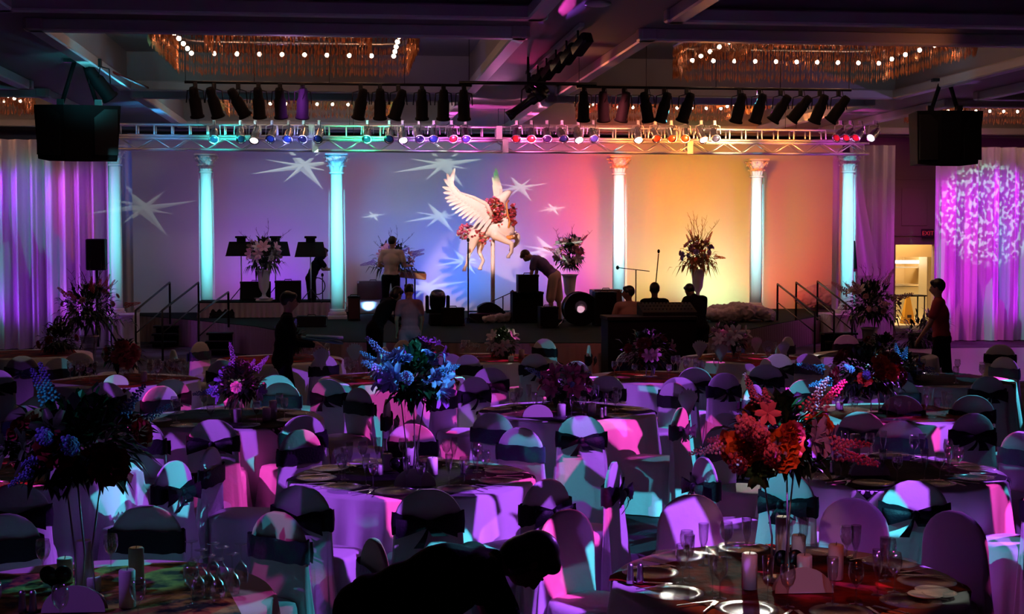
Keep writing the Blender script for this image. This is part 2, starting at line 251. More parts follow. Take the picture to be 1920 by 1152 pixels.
# ---------------------------------------------------------------- mesh helper
class MB:
    def __init__(s): s.v=[]; s.f=[]
    def add(s,vs,fs,mtx=None):
        o=len(s.v)
        s.v+= [tuple(mtx@Vector(p)) for p in vs] if mtx else [tuple(p) for p in vs]
        s.f+= [tuple(i+o for i in f) for f in fs]; return s
    def box(s,c,sz,rot=None,bev=0):
        x,y,z=[a/2 for a in sz]; m=Matrix.Translation(c)
        if rot: m=m@Euler(rot).to_matrix().to_4x4()
        if bev:
            b=min(bev,x*.9,y*.9,z*.9); vs=[]; 
            rings=[(x-b,y-b,-z),(x,y,-z+b),(x,y,z-b),(x-b,y-b,z)]
            for (a,d,h) in rings:
                cx,cy_=(min(b,a*.5),min(b,d*.5)); 
                vs+=[(a-cx,-d,h),(a,-d+cy_,h),(a,d-cy_,h),(a-cx,d,h),(-a+cx,d,h),(-a,d-cy_,h),(-a,-d+cy_,h),(-a+cx,-d,h)]
            fs=[tuple(range(7,-1,-1)),tuple(range(24,32))]
            for r in range(3):
                for i in range(8): j=(i+1)%8; fs.append((r*8+i,r*8+j,r*8+8+j,r*8+8+i))
            return s.add(vs,fs,m)
        vs=[(i,j,k) for i in(-x,x) for j in(-y,y) for k in(-z,z)]
        return s.add(vs,[(0,1,3,2),(4,6,7,5),(0,4,5,1),(2,3,7,6),(0,2,6,4),(1,5,7,3)],m)
    def tube(s,pts,r,n=8,caps=True,flat=1):
        pts=[Vector(p) for p in pts]; rs=r if isinstance(r,(list,tuple)) else [r]*len(pts)
        vs=[];fs=[]; up=None
        for i,p in enumerate(pts):
            t=(pts[min(i+1,len(pts)-1)]-pts[max(i-1,0)])
            if t.length<1e-9: t=Vector((0,0,1))
            t.normalize()
            if up is None: up=Vector((0,0,1)) if abs(t.z)<.9 else Vector((1,0,0))
            a=t.cross(up).normalized(); b=a.cross(t).normalized(); up=b
            for k in range(n):
                an=2*PI*k/n; vs.append(p+a*math.cos(an)*rs[i]+b*math.sin(an)*rs[i]*flat)
        for i in range(len(pts)-1):
            for k in range(n):
                j=(k+1)%n; fs.append((i*n+k,i*n+j,i*n+n+j,i*n+n+k))
        if caps: fs.append(tuple(range(n-1,-1,-1))); fs.append(tuple(range((len(pts)-1)*n,len(pts)*n)))
        return s.add(vs,fs)
    def lathe(s,prof,n=24,c=(0,0,0),mtx=None,cap=True,fold=None):
        vs=[];fs=[]
        for i,(r,z) in enumerate(prof):
            for k in range(n):
                a=2*PI*k/n; rr=r+(fold(i,a) if fold else 0); vs.append((c[0]+rr*math.cos(a),c[1]+rr*math.sin(a),c[2]+z))
        m=len(prof)
        for i in range(m-1):
            for k in range(n):
                j=(k+1)%n; fs.append((i*n+k,i*n+j,i*n+n+j,i*n+n+k))
        if cap: fs.append(tuple(range(n-1,-1,-1))); fs.append(tuple(range((m-1)*n,m*n)))
        return s.add(vs,fs,mtx)
    def ell(s,c,r,rot=None,n=12,h=8,mtx=None):
        if isinstance(r,(int,float)): r=(r,r,r)
        vs=[];fs=[]; q=Euler(rot).to_matrix() if rot else Matrix.Identity(3)
        for i in range(1,h):
            t=PI*i/h
            for k in range(n):
                a=2*PI*k/n; vs.append(q@Vector((r[0]*math.sin(t)*math.cos(a),r[1]*math.sin(t)*math.sin(a),-r[2]*math.cos(t)))+Vector(c))
        vs.append(q@Vector((0,0,-r[2]))+Vector(c)); vs.append(q@Vector((0,0,r[2]))+Vector(c)); b=len(vs)-2
        for i in range(h-2):
            for k in range(n):
                j=(k+1)%n; fs.append((i*n+k,i*n+j,i*n+n+j,i*n+n+k))
        for k in range(n):
            j=(k+1)%n; fs.append((b,j,k)); fs.append((b+1,(h-2)*n+k,(h-2)*n+j))
        return s.add(vs,fs,mtx)
    def cap(s,p,q,r0,r1,n=10):
        p=Vector(p);q=Vector(q); s.tube([p,q],[r0,r1],n); s.ell(p,r0,n=n,h=6); s.ell(q,r1,n=n,h=6); return s
    def grid(s,nx,ny,fn,closed=False,mtx=None):
        vs=[fn(i/(nx-1),j/(ny-1)) for j in range(ny) for i in range(nx)]; fs=[]
        for j in range(ny-1):
            for i in range(nx-1): a=j*nx+i; fs.append((a,a+1,a+nx+1,a+nx))
        return s.add(vs,fs,mtx)
    def quad(s,a,b,c,d): return s.add([a,b,c,d],[(0,1,2,3)])
    def build(s,name,m,parent=None,smooth=True,loc=None,rz=0,auto=None,**tg):
        me=bpy.data.meshes.new(name); me.from_pydata(s.v,[],s.f); me.validate(); me.update()
        if smooth:
            for p in me.polygons: p.use_smooth=True
        me.materials.append(M[m] if isinstance(m,str) else m)
        if smooth and auto is not None:
            try: me.set_sharp_from_angle(angle=R(auto))
            except Exception: pass
        o=bpy.data.objects.new(name,me); COL.objects.link(o)
        if parent: o.parent=parent
        if loc is not None: o.location=loc
        if rz: o.rotation_euler=(0,0,rz)
        for k,v_ in tg.items(): o[k]=v_
        return o
def thing(name,label,cat,loc=(0,0,0),rz=0,group=None,kind=None):
    o=bpy.data.objects.new(name,None); COL.objects.link(o); o.location=loc; o.rotation_euler=(0,0,rz); o.empty_display_size=.1
    o['label']=label; o['category']=cat
    if group: o['group']=group
    if kind: o['kind']=kind
    return o
def struct(mb,name,m,smooth=False,**k): return mb.build(name,m,smooth=smooth,kind='structure',**k)
def kids(o): return [c for c in COL.objects if c.parent is o]
_kc={}
ORD='first second third fourth fifth sixth seventh eighth ninth tenth eleventh twelfth thirteenth fourteenth fifteenth'.split()
def dup(src,loc,rz=0,label=None,group=None,scale=None,rot=None):
    if src.name not in _kc: _kc[src.name]=[(c,[(g) for g in kids(c)]) for c in kids(src)]
    r=src.copy(); COL.objects.link(r); r.location=loc; r.rotation_euler=rot or (0,0,rz)
    if scale: r.scale=(scale,)*3 if isinstance(scale,(int,float)) else scale
    if label: r['label']=label
    if group: r['group']=group
    for c,gs in _kc[src.name]:
        d=c.copy(); COL.objects.link(d); d.parent=r
        for g in gs:
            e=g.copy(); COL.objects.link(e); e.parent=d
    return r
class Proto:
    """first placement moves the prototype itself, later ones copy it"""
    def __init__(s,o): s.o=o; s.used=False; _kc[o.name]=[(c,kids(c)) for c in kids(o)]
    def put(s,loc,rz=0,label=None,group=None,scale=None,rot=None):
        if s.used: return dup(s.o,loc,rz,label,group,scale,rot)
        s.used=True; o=s.o; o.location=loc; o.rotation_euler=rot or (0,0,rz)
        if scale: o.scale=(scale,)*3 if isinstance(scale,(int,float)) else scale
        if label: o['label']=label
        if group: o['group']=group
        return o
# ================================================================ ROOM
WL,WR,WB,WF=-12.5,18.5,36.5,-3.0
m=MB().box(((WL+WR)/2,(WB+WF)/2,-.05),(WR-WL,WB-WF,.1)); struct(m,'floor','carpet')
ZC=5.0
m=MB().box((WL-.05,(WB+WF)/2,2.9),(.1,WB-WF,5.9)); struct(m,'wall_left','wall_paint')
m=MB().box((WR+.05,(WB+WF)/2,2.9),(.1,WB-WF,5.9)); struct(m,'wall_right','wall_paint')
# end wall with a doorway
dx0,dx1=xat(1675,WB),xat(1752,WB); dz=aty(1700,459,WB).z
m=MB().box(((WL+dx0)/2,WB+.1,2.9),(dx0-WL,.2,5.9)).box(((dx1+WR)/2,WB+.1,2.9),(WR-dx1,.2,5.9)).box(((dx0+dx1)/2,WB+.1,(dz+5.85)/2),(dx1-dx0,.2,5.85-dz))
struct(m,'wall_back','wall_paint')
m=MB()
for x in (dx0,dx1): m.box((x,WB-.03,dz/2),(.06,.08,dz))
m.box(((dx0+dx1)/2,WB-.03,dz+.03),(dx1-dx0+.12,.08,.06)); struct(m,'trim_1','wall_paint')
pz=aty(1700,335,WB).z; m=MB(); a,b=dx0-.05,dx1+.02; z0,z1=dz+.25,pz
for (x,z,sx,sz) in (((a+b)/2,z0,b-a,.05),((a+b)/2,z1,b-a,.07),(a,(z0+z1)/2,.05,z1-z0),(b,(z0+z1)/2,.05,z1-z0)): m.box((x,WB-.02,z),(sx,.05,sz),bev=.01)
m.box(((a+b)/2,WB-.01,(z0+z1)/2),(b-a-.5,.03,z1-z0-.5),bev=.01)
struct(m,'trim_2','wall_paint')
# service room seen through the door
sy0,sy1=WB+.2,WB+6; sx0,sx1=dx0-2.2,dx1+1.6
m=MB().box(((sx0+sx1)/2,sy1+.05,1.5),(sx1-sx0,.1,3.1)).box((sx0-.05,(sy0+sy1)/2,1.5),(.1,sy1-sy0,3.1)).box((sx1+.05,(sy0+sy1)/2,1.5),(.1,sy1-sy0,3.1))
struct(m,'wall_service','beige_wall')
struct(MB().box(((sx0+sx1)/2,(sy0+sy1)/2,-.04),(sx1-sx0,sy1-sy0,.08)),'floor_service','beige_panel')
struct(MB().box(((sx0+sx1)/2,(sy0+sy1)/2,3.1),(sx1-sx0,sy1-sy0,.08)),'ceiling_service','beige_wall')
bz=aty(1700,482,WB+1.2).z
struct(MB().box(((sx0+sx1)/2,WB+1.2,(bz+3.1)/2),(sx1-sx0,.12,3.1-bz)),'wall_bulkhead','beige_wall')
pl=bpy.data.lights.new('service_ceiling_light','AREA'); pl.energy=230; pl.size=1.2; pl.color=(1,.72,.34); po=bpy.data.objects.new('service_ceiling_light',pl); COL.objects.link(po); po.location=((dx0+dx1)/2,WB+3.2,3.0)
pl2=pl.copy(); pl2.energy=70; po=bpy.data.objects.new('service_ceiling_light',pl2); COL.objects.link(po); po.location=((dx0+dx1)/2,WB+.7,3.0)
# ceiling grid with coffers
XB=[WL,-11.1,-5.3,-3.62,2.12,3.78,9.75,11.4,17.2,WR]; YB=[WF,9.0,16.0,17.6,24.55,26.0,33.0,WB]
COF=[(i,j) for i in (1,3,5,7) for j in (1,3,5)]
m=MB()
for i in range(len(XB)-1):
    for j in range(len(YB)-1):
        if (i,j) in COF: continue
        m.quad((XB[i],YB[j],ZC),(XB[i],YB[j+1],ZC),(XB[i+1],YB[j+1],ZC),(XB[i+1],YB[j],ZC))
struct(m,'ceiling','ceiling_paint')
n=3
for i,j in COF:
    x0,x1,y0,y1=XB[i],XB[i+1],YB[j],YB[j+1]; t=5.5
    m=MB().quad((x0,y0,t),(x0,y1,t),(x1,y1,t),(x1,y0,t)).quad((x0,y0,ZC),(x0,y1,ZC),(x0,y1,t),(x0,y0,t)).quad((x1,y0,ZC),(x1,y1,ZC),(x1,y1,t),(x1,y0,t)).quad((x0,y0,ZC),(x1,y0,ZC),(x1,y0,t),(x0,y0,t)).quad((x0,y1,ZC),(x1,y1,ZC),(x1,y1,t),(x0,y1,t))
    for q in range(1,6):  # panel joints
        xx=x0+(x1-x0)*q/6; m.box((xx,(y0+y1)/2,t-.006),(.02,y1-y0,.012))
    m.box(((x0+x1)/2,(y0+y1)/2,t-.006),(x1-x0,.02,.012))
    struct(m,'ceiling_coffer','coffer_paint')
    m=MB(); wd=.2; zz=4.93; h=.16
    for (cx,cy_,sx,sy) in ((x0-wd/2+.08,(y0+y1)/2,wd,y1-y0+.3),(x1+wd/2-.08,(y0+y1)/2,wd,y1-y0+.3),((x0+x1)/2,y0-wd/2+.08,x1-x0+.3,wd),((x0+x1)/2,y1+wd/2-.08,x1-x0+.3,wd)):
        m.box((cx,cy_,zz),(sx,sy,h),bev=.02)
    struct(m,'trim_%d'%n,'coffer_trim',smooth=False); n+=1
# deep soffit band at the end of the room, over the drapes
struct(MB().box(((WL+WR)/2,33.9,4.93),(WR-WL,.5,.14)),'ceiling_beam','ceiling_paint')
# ---------------------------------------------------------------- chandeliers
def rring(hx,hy,r,n):
    """n points round a rounded rectangle"""
    seg=[2*(hy-r),PI*r/2,2*(hx-r),PI*r/2]*2; tot=sum(seg[:4])*2; out=[]
    for k in range(n):
        s=tot*k/n; q=0
        while s>seg[q]: s-=seg[q]; q+=1
        c=[(hx-r,-(hy-r)),(hx-r,hy-r),(hx-r,hy-r),(-(hx-r),hy-r),(-(hx-r),hy-r),(-(hx-r),-(hy-r)),(-(hx-r),-(hy-r)),(hx-r,-(hy-r))][q]
        if q%2==0:
            d=[(0,1),(-1,0),(0,-1),(1,0)][q//2]; o=[(hx,-(hy-r)),(hx-r,hy),(-hx,hy-r),(-(hx-r),-hy)][q//2]
            out.append((o[0]+d[0]*s,o[1]+d[1]*s))
        else:
            a=s/r+[0,PI/2,PI,1.5*PI][q//2]; out.append((c[0]+r*math.cos(a),c[1]+r*math.sin(a)))
    return out
def chandelier():
    t=thing('chandelier','amber crystal chandelier','chandelier')
    f=MB()
    for hx,hy,z in ((1.7,2.0,5.36),(1.25,1.5,5.40),(.75,.95,5.44)):
        p=rring(hx,hy,.4,48); p.append(p[0]); f.tube([(x,y,z) for x,y in p],.03,6,False)
    f.box((0,0,5.47),(2.6,3.2,.06)); f.box((0,0,5.42),(.08,4,.05)); f.box((0,0,5.42),(3.4,.08,.05))
    f.build('ceiling_frame','silver',t)
    for hx,hy,z1,z0,n,nm in ((1.7,2.0,5.34,4.85,470,'outer_crystal_curtain'),(1.1,.9,5.38,4.98,200,'inner_crystal_curtain')):
        s=MB()
        for k,(x,y) in enumerate(rring(hx,hy,.42,n)):
            a=math.atan2(y,x); j=random.uniform(-.02,.02); w=.011; zz=z0+random.uniform(-.03,.05)
            # hexagonal crystal rods in short drops with gaps
            m_=3; L=(z1-zz)/m_
            for q in range(m_):
                b=zz+q*L; s.add([(x+j,y+j,b),(x+w+j,y+j,b+L*.3),(x+j,y+w+j,b+L*.3),(x-w+j,y+j,b+L*.3),(x+j,y-w+j,b+L*.3),(x+j,y+j,b+L*.96)],[(0,2,1),(0,3,2),(0,4,3),(0,1,4),(5,1,2),(5,2,3),(5,3,4),(5,4,1)])
        s.build(nm,'crystal_strand',t,smooth=False,kind='stuff')
    bm=MB().ell((0,0,0),.032,n=8,h=6)
    pts=[(-1.48+2.96*i/9,s*1.32) for s in (-1,1) for i in range(10)]+[(s*1.48,-1.32+2.64*i/5) for s in (-1,1) for i in range(1,5)]; first=None
    for k,(x,y) in enumerate(pts):
        if first is None: first=bm.build('bulb','bulb',t,loc=(x,y,5.10))
        else:
            c=first.copy(); COL.objects.link(c); c.parent=t; c.location=(x,y,5.10)
    return t
CH0=Proto(chandelier())
cl={(3,3):('amber crystal chandelier in the coffer beside the cyan-lit ceiling frame',0),(5,3):('amber crystal chandelier in the coffer beside the ceiling track lights',0),
 (3,5):('crystal chandelier glowing green and pink above the pale blue stage lamps',0),(5,5):('crystal chandelier tinted orange above the orange-lit truss',0),
 (1,5):('crystal chandelier at the far end over the purple drape with the tall dark speaker',0),(7,5):('purple-tinted crystal chandelier above the magenta drape',0)}
for (i,j),(lb,_) in cl.items():
    cx,cy_=(XB[i]+XB[i+1])/2,(YB[j]+YB[j+1])/2-(.95 if j==3 else 0)
    CH0.put((cx,cy_,0 if j==3 else .12),0,lb,'crystal chandeliers in the ceiling coffers')
    for dx,dy in ((-1,-1),(1,-1),(-1,1),(1,1),(0,0)):
        l=bpy.data.lights.new('chandelier_glow','POINT'); l.energy=5; l.color=(1,.32,.12); l.shadow_soft_size=.05
        o=bpy.data.objects.new('chandelier_glow',l); COL.objects.link(o); o.location=(cx+dx*.98,cy_+dy*1.25,5.22)
# ================================================================ DRAPES, BACKDROP
def drape(px0,px1,Y,z0,z1,name,label,seed,amp=.09,per=.34,shape=None,m='drape_sheer'):
    rd=random.Random(seed); x0,x1=xat(px0,Y),xat(px1,Y); W=x1-x0; nx=int(W/.028)+2; ph=[rd.uniform(0,6) for _ in range(5)]
    def fn(u,v):
        x=x0+W*u; z=z0+(z1-z0)*v
        if shape: x=shape(u,v,x0,x1)
        s=x if not shape else x0+W*u
        y=Y+amp*math.sin(s*2*PI/per+1.4*math.sin(s*1.3+ph[0])+.25*v)+amp*.5*math.sin(s*2*PI/(per*.43)+ph[1]+2*math.sin(s*.9))*(1-.3*v)+amp*.5*math.sin(s*2.1+ph[2])
        return (x,y,z)
    return MB().grid(nx,14,fn).build(name,m,label=label,category='drape')
DZ=aty(100,262,31).z
drape(-60,207,31,.02,DZ,'sheer_drape','wide white sheer drape with purple and teal streaks behind the tall dark speaker',3)
drape(224,250,31.6,.02,4.5,'sheer_drape','narrow grey-violet drape hanging between the end column and the backdrop',4,per=.22,amp=.05)
drape(1752,1990,31,.02,aty(1800,276,31).z,'sheer_drape','wide white sheer drape lit magenta with leaf-shaped light on it',5,per=.42)
drape(1600,1674,31.8,.02,4.5,'sheer_drape','violet drape between the orange-lit gap and the service doorway',6,per=.26,amp=.05)
ta,tb=xat(1590,31.3),xat(1604,31.3)
def swag(u,v,x0,x1): k=(1-v)**1.2; return (ta+(tb-ta)*u)+k*(xat(1650,31.3)-tb)*(.4+.6*u)
drape(1590,1604,31.3,1.5,4.45,'tied_drape','sheer panel pulled aside diagonally behind the column at the doorway end',7,per=.2,amp=.03,shape=swag)
drape(1560,1572,31.5,.61,4.4,'tied_drape','slim drape edge falling beside the orange end of the backdrop',8,per=.16,amp=.03)
bx0,bx1=xat(246,BY),xat(1568,BY)
def bfn(u,v):
    x=bx0+(bx1-bx0)*u; e=max(0,.06-u)+max(0,u-.94); return (x,BY-e*6-.012*math.sin(x*5)*(1-v),.05+4.75*v)
MB().grid(60,3,bfn).build('stage_backdrop','backdrop',label='plain white backdrop behind the stage lit from violet to pink to orange',category='backdrop')
m=MB().box((xat(1625,33),33,1.6),(.9,.06,3.2)).build('flat_panel','wall_paint',label='narrow flat standing in the orange-lit gap behind the end column',category='panel')
# ================================================================ STAGE
SZ=.6
edge=[atz(x,y,SZ) for x,y in ((236,590),(330,597),(480,612),(600,634),(640,641),(880,643),(1130,643),(1290,640),(1345,630),(1450,608),(1560,588))]
edge=[Vector((p.x,p.y,0)) for p in edge]
back=[Vector((edge[-1].x,34.2,0)),Vector((edge[0].x,34.2,0))]
t=thing('stage_platform','long low stage with dark grey deck and pleated skirt round its front','stage',(0,0,0))
poly=edge+back; n=len(poly); m=MB(); m.add([(p.x,p.y,SZ) for p in poly]+[(p.x,p.y,SZ-.06) for p in poly],[tuple(range(n)),tuple(range(2*n-1,n-1,-1))]+[(i,(i+1)%n,(i+1)%n+n,i+n) for i in range(n)])
m.build('deck','deck',t,smooth=False)
def skirt(pts,z0,z1,name,mt,parent,amp=.035,per=.16,off=.02):
    out=[];acc=0
    for a,b in zip(pts[:-1],pts[1:]):
        L=(b-a).length; d=(b-a)/L; nn=Vector((d.y,-d.x,0)); k=max(2,int(L/.03))
        for i in range(k):
            s=L*i/k; p=a+d*s; q=amp*math.sin((acc+s)*2*PI/per+1.2*math.sin((acc+s)*2.3)); out.append((p+nn*(q+off),p+nn*(q*.25+off)))
        acc+=L
    out.append((pts[-1],pts[-1])); m=MB(); k=len(out)
    m.add([(p.x,p.y,z0) for p,_ in out]+[((p.x+q.x)/2,(p.y+q.y)/2,(z0+z1)/2) for p,q in out]+[(q.x,q.y,z1) for _,q in out],[(i+r*k,i+1+r*k,i+1+(r+1)*k,i+(r+1)*k) for i in range(k-1) for r in (0,1)])
    return m.build(name,mt,parent)
skirt(edge,.01,SZ-.01,'pleated_skirt','skirt_cloth',t)
def riser(px0,px1,pyf,h,dep,label,mt='riser_cloth'):
    a=atz(px0,pyf,SZ); b=atz(px1,pyf,SZ); y=(a.y+b.y)/2; a=Vector((a.x,y,0)); b=Vector((b.x,y,0))
    t=thing('stage_riser',label,'riser',(0,0,0)); c=(a+b)/2
    MB().box((c.x,y+dep/2,SZ+h-.03),(b.x-a.x+.04,dep,.06)).build('riser_deck','deck',t,smooth=False)
    skirt([Vector((a.x,y+dep,0)),a,b,Vector((b.x,y+dep,0))],SZ+.005,SZ+h-.03,'riser_skirt',mt,t,.03,.13,.01)
    return y
RY=riser(374,618,596,.36,.95,'low riser with peach pleated skirt under the music stands')
# draped blocks under the end columns
for px0,px1,lb in ((209,250,'white draped block under the column beside the tall dark speaker'),(1558,1599,'white draped block under the column nearest the service doorway')):
    a,b=xat(px0,30.6),xat(px1,30.6); t=thing('draped_block',lb,'plinth',((a+b)/2,31.0,0)); w_=b-a
    z1=aty(px0,588,31).z
    MB().box((0,0,z1-.02),(w_,.9,.04),bev=.01).build('block_top','cloth_white',t,smooth=False)
    skirt([Vector((-w_/2,.4,0)),Vector((-w_/2,-.4,0)),Vector((w_/2,-.4,0)),Vector((w_/2,.4,0))],.01,z1-.02,'block_cloth','cloth_white',t,.02,.2,.01)
BLZ=aty(1580,588,31).z
# columns
def column(h):
    t=thing('corinthian_column','tall white fluted column','column')
    MB().box((0,0,.04),(.42,.42,.08),bev=.01).build('plinth','plaster',t,smooth=False)
    MB().lathe([(.19,.08),(.2,.11),(.19,.15),(.16,.16),(.17,.19),(.155,.22)],28).build('base_moulding','plaster',t)
    cap=.40
    pr=[]
    for i in range(15):
        u=i/14; r=.138+.012*math.sin(PI*min(1,u*1.25))-.012*u; pr.append((r,.22+(h-cap-.22)*u))
    MB().lathe(pr,40,fold=lambda i,a:-.005*abs(math.sin(a*10))).build('shaft','plaster',t)
    b=h-cap; k=MB().lathe([(.14,b-.05),(.165,b-.04),(.168,b-.01),(.14,b)],28); k.build('astragal','plaster',t)
    k=MB().lathe([(.13,b),(.14,b+.15),(.17,b+.26),(.22,b+.34)],20)
    for row,(n_,z,r0,out,hh) in enumerate(((10,b+.01,.14,.06,.13),(10,b+.11,.15,.085,.13),(10,b+.2,.17,.10,.12))):
        for q in range(n_):
            a=2*PI*(q+.5*(row%2))/n_; ca,sa=math.cos(a),math.sin(a); mt=Matrix.Rotation(a,4,'Z')
            k.grid(5,5,lambda u,v:(r0+out*(v**2)*1.1-.03*abs(u-.5)*2*(1)+ (.02*math.sin(v*PI)),(u-.5)*.085*(1-.5*v*v),z+hh*math.sin(v*PI*.62)),mtx=mt)
            k.ell((r0+out*.95,0,z+hh*.9),(.022,.03,.022),n=8,h=6,mtx=mt)
    for q in range(4):
        mt=Matrix.Rotation(PI/4+q*PI/2,4,'Z'); k.tube([(.17,0,b+.2),(.22,0,b+.27),(.275,0,b+.32),(.30,0,b+.3),(.285,0,b+.275),(.265,0,b+.29)],[.02,.022,.022,.02,.016,.01],6) if 0 else None
        vs=MB().tube([(.16,0,b+.18),(.22,0,b+.26),(.275,0,b+.325),(.305,0,b+.30),(.29,0,b+.27),(.265,0,b+.285)],[.02,.024,.024,.02,.016,.01],6); k.add(vs.v,vs.f,mt)
    k.build('acanthus_capital','plaster',t)
    MB().box((0,0,h-.03),(.5,.5,.05),bev=.015).build('abacus','plaster',t,smooth=False)
    return t
ZT=aty(388,288,31).z
RZ=SZ+.0
P6=None
for px,Y,z0,lb in ((217,31,BLZ,'column on the draped block beside the tall dark speaker'),(388,33.1,SZ,'column standing behind the music stands riser'),(632,31.2,SZ,'column between the leaning woman and the man in peach'),
   (1160,32.4,SZ,'column behind the boom microphone on the pink part of the stage'),(1417,33,SZ,'column beside the orange-lit urn of twigs'),(1588,31,BLZ,'column on the draped block nearest the service doorway')):
    ztop=aty(px,{217:272,388:288,632:288,1160:292,1417:298,1588:287}[px],Y).z
    c=column(ztop-z0); c.location=(xat(px,Y),Y,z0); c['label']='pale blue-lit corinthian '+lb; c['group']='corinthian columns along the stage'
# stairs
def stairs(pxt,label,flip,tp,bt):
    """steps down from the deck toward the tables; tp,bt: pixel x of the two stringers at the top"""
    pass
def stair(x0,x1,ytop,label,rails,dirx):
    t=thing('stage_stairs',label,'stairs',(0,0,0)); nst=3; s=MB(); rn=.62; 
    for i in range(nst):
        z=SZ*(nst-i)/(nst+1); s.box(((x0+x1)/2,ytop-.17-i*.3,z-.02),(x1-x0,.3,.04)); s.box(((x0+x1)/2,ytop-.04-i*.3,z/2+.0),(x1-x0-.04,.02,z-.04))
    s.build('treads','black',t,smooth=False)
    for (xa,ya,za,xb,yb,zb) in rails:
        r=MB().tube([(xa,ya,SZ if za>1.2 else 0),(xa,ya,za),(xb,yb,zb),(xb,yb,0)],.022,8); r.tube([(xa,ya,(za+SZ)/2),(xb,yb,zb/2+.05)],.012,6); r.build('handrail','black_metal',t)
    return t
ye=29.2
def rail(pxa,pya,pxb,pyb,Ya,Yb):
    a=aty(pxa,pya,Ya); b=aty(pxb,pyb,Yb); return (a.x,Ya,a.z,b.x,b.y,b.z)
stair(xat(262,29.6),xat(312,29.6),edge[1].y-.05,'black steps with handrails at the drape end of the stage',[rail(318,530,254,583,29.8,28.0),rail(372,530,304,583,29.8,28.0)],-1)
stair(xat(380,28.6),xat(430,28.6),edge[2].y+.6,'black steps with a single handrail beside the music stands riser',[rail(428,548,372,588,28.6,27.0)],-1)
stair(xat(1500,29.3),xat(1560,29.3),edge[9].y-.35,'black steps with handrails below the orange end of the stage',[rail(1458,533,1528,588,29.5,27.6),rail(1493,530,1564,584,29.5,27.6),rail(1533,528,1598,580,29.5,27.6)],1)
# dance floor patch at the side
a=atz(1868,718,0); b=atz(1820,655,0)
MB().box((a.x+4,(a.y+b.y)/2,.012),(8,b.y-a.y,.024)).build('dance_floor','dance_wood',label='pale parquet dance floor lit violet beneath the magenta drape',category='dance floor',smooth=False)
# exit sign
p=aty(1739,438,WB-.08); t=thing('exit_sign','small red exit sign over the service doorway','sign',p)
MB().box((0,0,0),(.33,.06,.24),bev=.01).build('sign_case','exit_case',t,smooth=False)
cu=bpy.data.curves.new('lettering','FONT'); cu.body='EXIT'; cu.size=.16; cu.align_x='CENTER'; cu.align_y='CENTER'; cu.extrude=.003; o=bpy.data.objects.new('lettering',cu); COL.objects.link(o); cu.materials.append(M['exit_red']); o.parent=t; o.location=(0,-.034,0); o.rotation_euler=(PI/2,0,0)
# service room furniture
Y=WB+1.9; a=aty(1684,571,Y)
c=aty(1700,560,WB+1.6); t=thing('folding_table','dark-topped folding table in the service doorway','table',(c.x,WB+1.6,0))
MB().box((0,0,.74),(.95,.6,.04),bev=.01).build('tabletop','black',t,smooth=False)
for x in (-.42,.42):
    for y in (-.24,.24): MB().tube([(x,y,0),(x,y,.73)],.02,6).build('leg','black_metal',t)
c=aty(1702,575,WB+1.0); t=thing('caution_cone','yellow plastic caution sign standing under the service table','sign',(c.x,WB+1.0,0))
MB().add([(-.17,-.14,0),(.17,-.14,0),(.17,.14,0),(-.17,.14,0),(-.05,-.03,.74),(.05,-.03,.74),(.05,.03,.74),(-.05,.03,.74)],[(0,1,5,4),(1,2,6,5),(2,3,7,6),(3,0,4,7),(4,5,6,7)]).build('sign_body','yellow_plastic',t,smooth=False)
MB().box((0,-.125,.2),(.12,.004,.08)).build('warning_panel','ink',t,smooth=False)
x=xat(1738,WB+3); t=thing('tall_cabinet','tall brown metal cabinet inside the service room','cabinet',(x,WB+2.4,0))
MB().box((0,0,.95),(.75,.6,1.9),bev=.01).build('body','steel_shelf',t,smooth=False)
for zz in (.5,1.4): MB().box((0,-.31,zz),(.7,.02,.85),bev=.005).build('door','steel_shelf',t,smooth=False); MB().box((.3,-.33,zz),(.02,.03,.16)).build('handle','chrome',t,smooth=False)
x=xat(1690,WB+4.5); t=thing('serving_counter','stainless serving counter with heat lamps in the service room','counter',(x-.1,WB+4.6,0))
MB().box((0,0,.45),(2.2,.8,.9),bev=.02).build('base_cabinet','steel_shelf',t,smooth=False); MB().box((0,0,.93),(2.3,.9,.05)).build('worktop','chrome',t,smooth=False)
MB().box((0,.2,1.45),(2.2,.45,.04)).box((-1.05,.2,1.18),(.04,.4,.5)).box((1.05,.2,1.18),(.04,.4,.5)).build('overshelf','steel_shelf',t,smooth=False)
for zz in (1.62,1.85): MB().box((-.1,-.1,zz),(1.5,.14,.09),bev=.02).build('heat_lamp','tube_light',t,smooth=False)
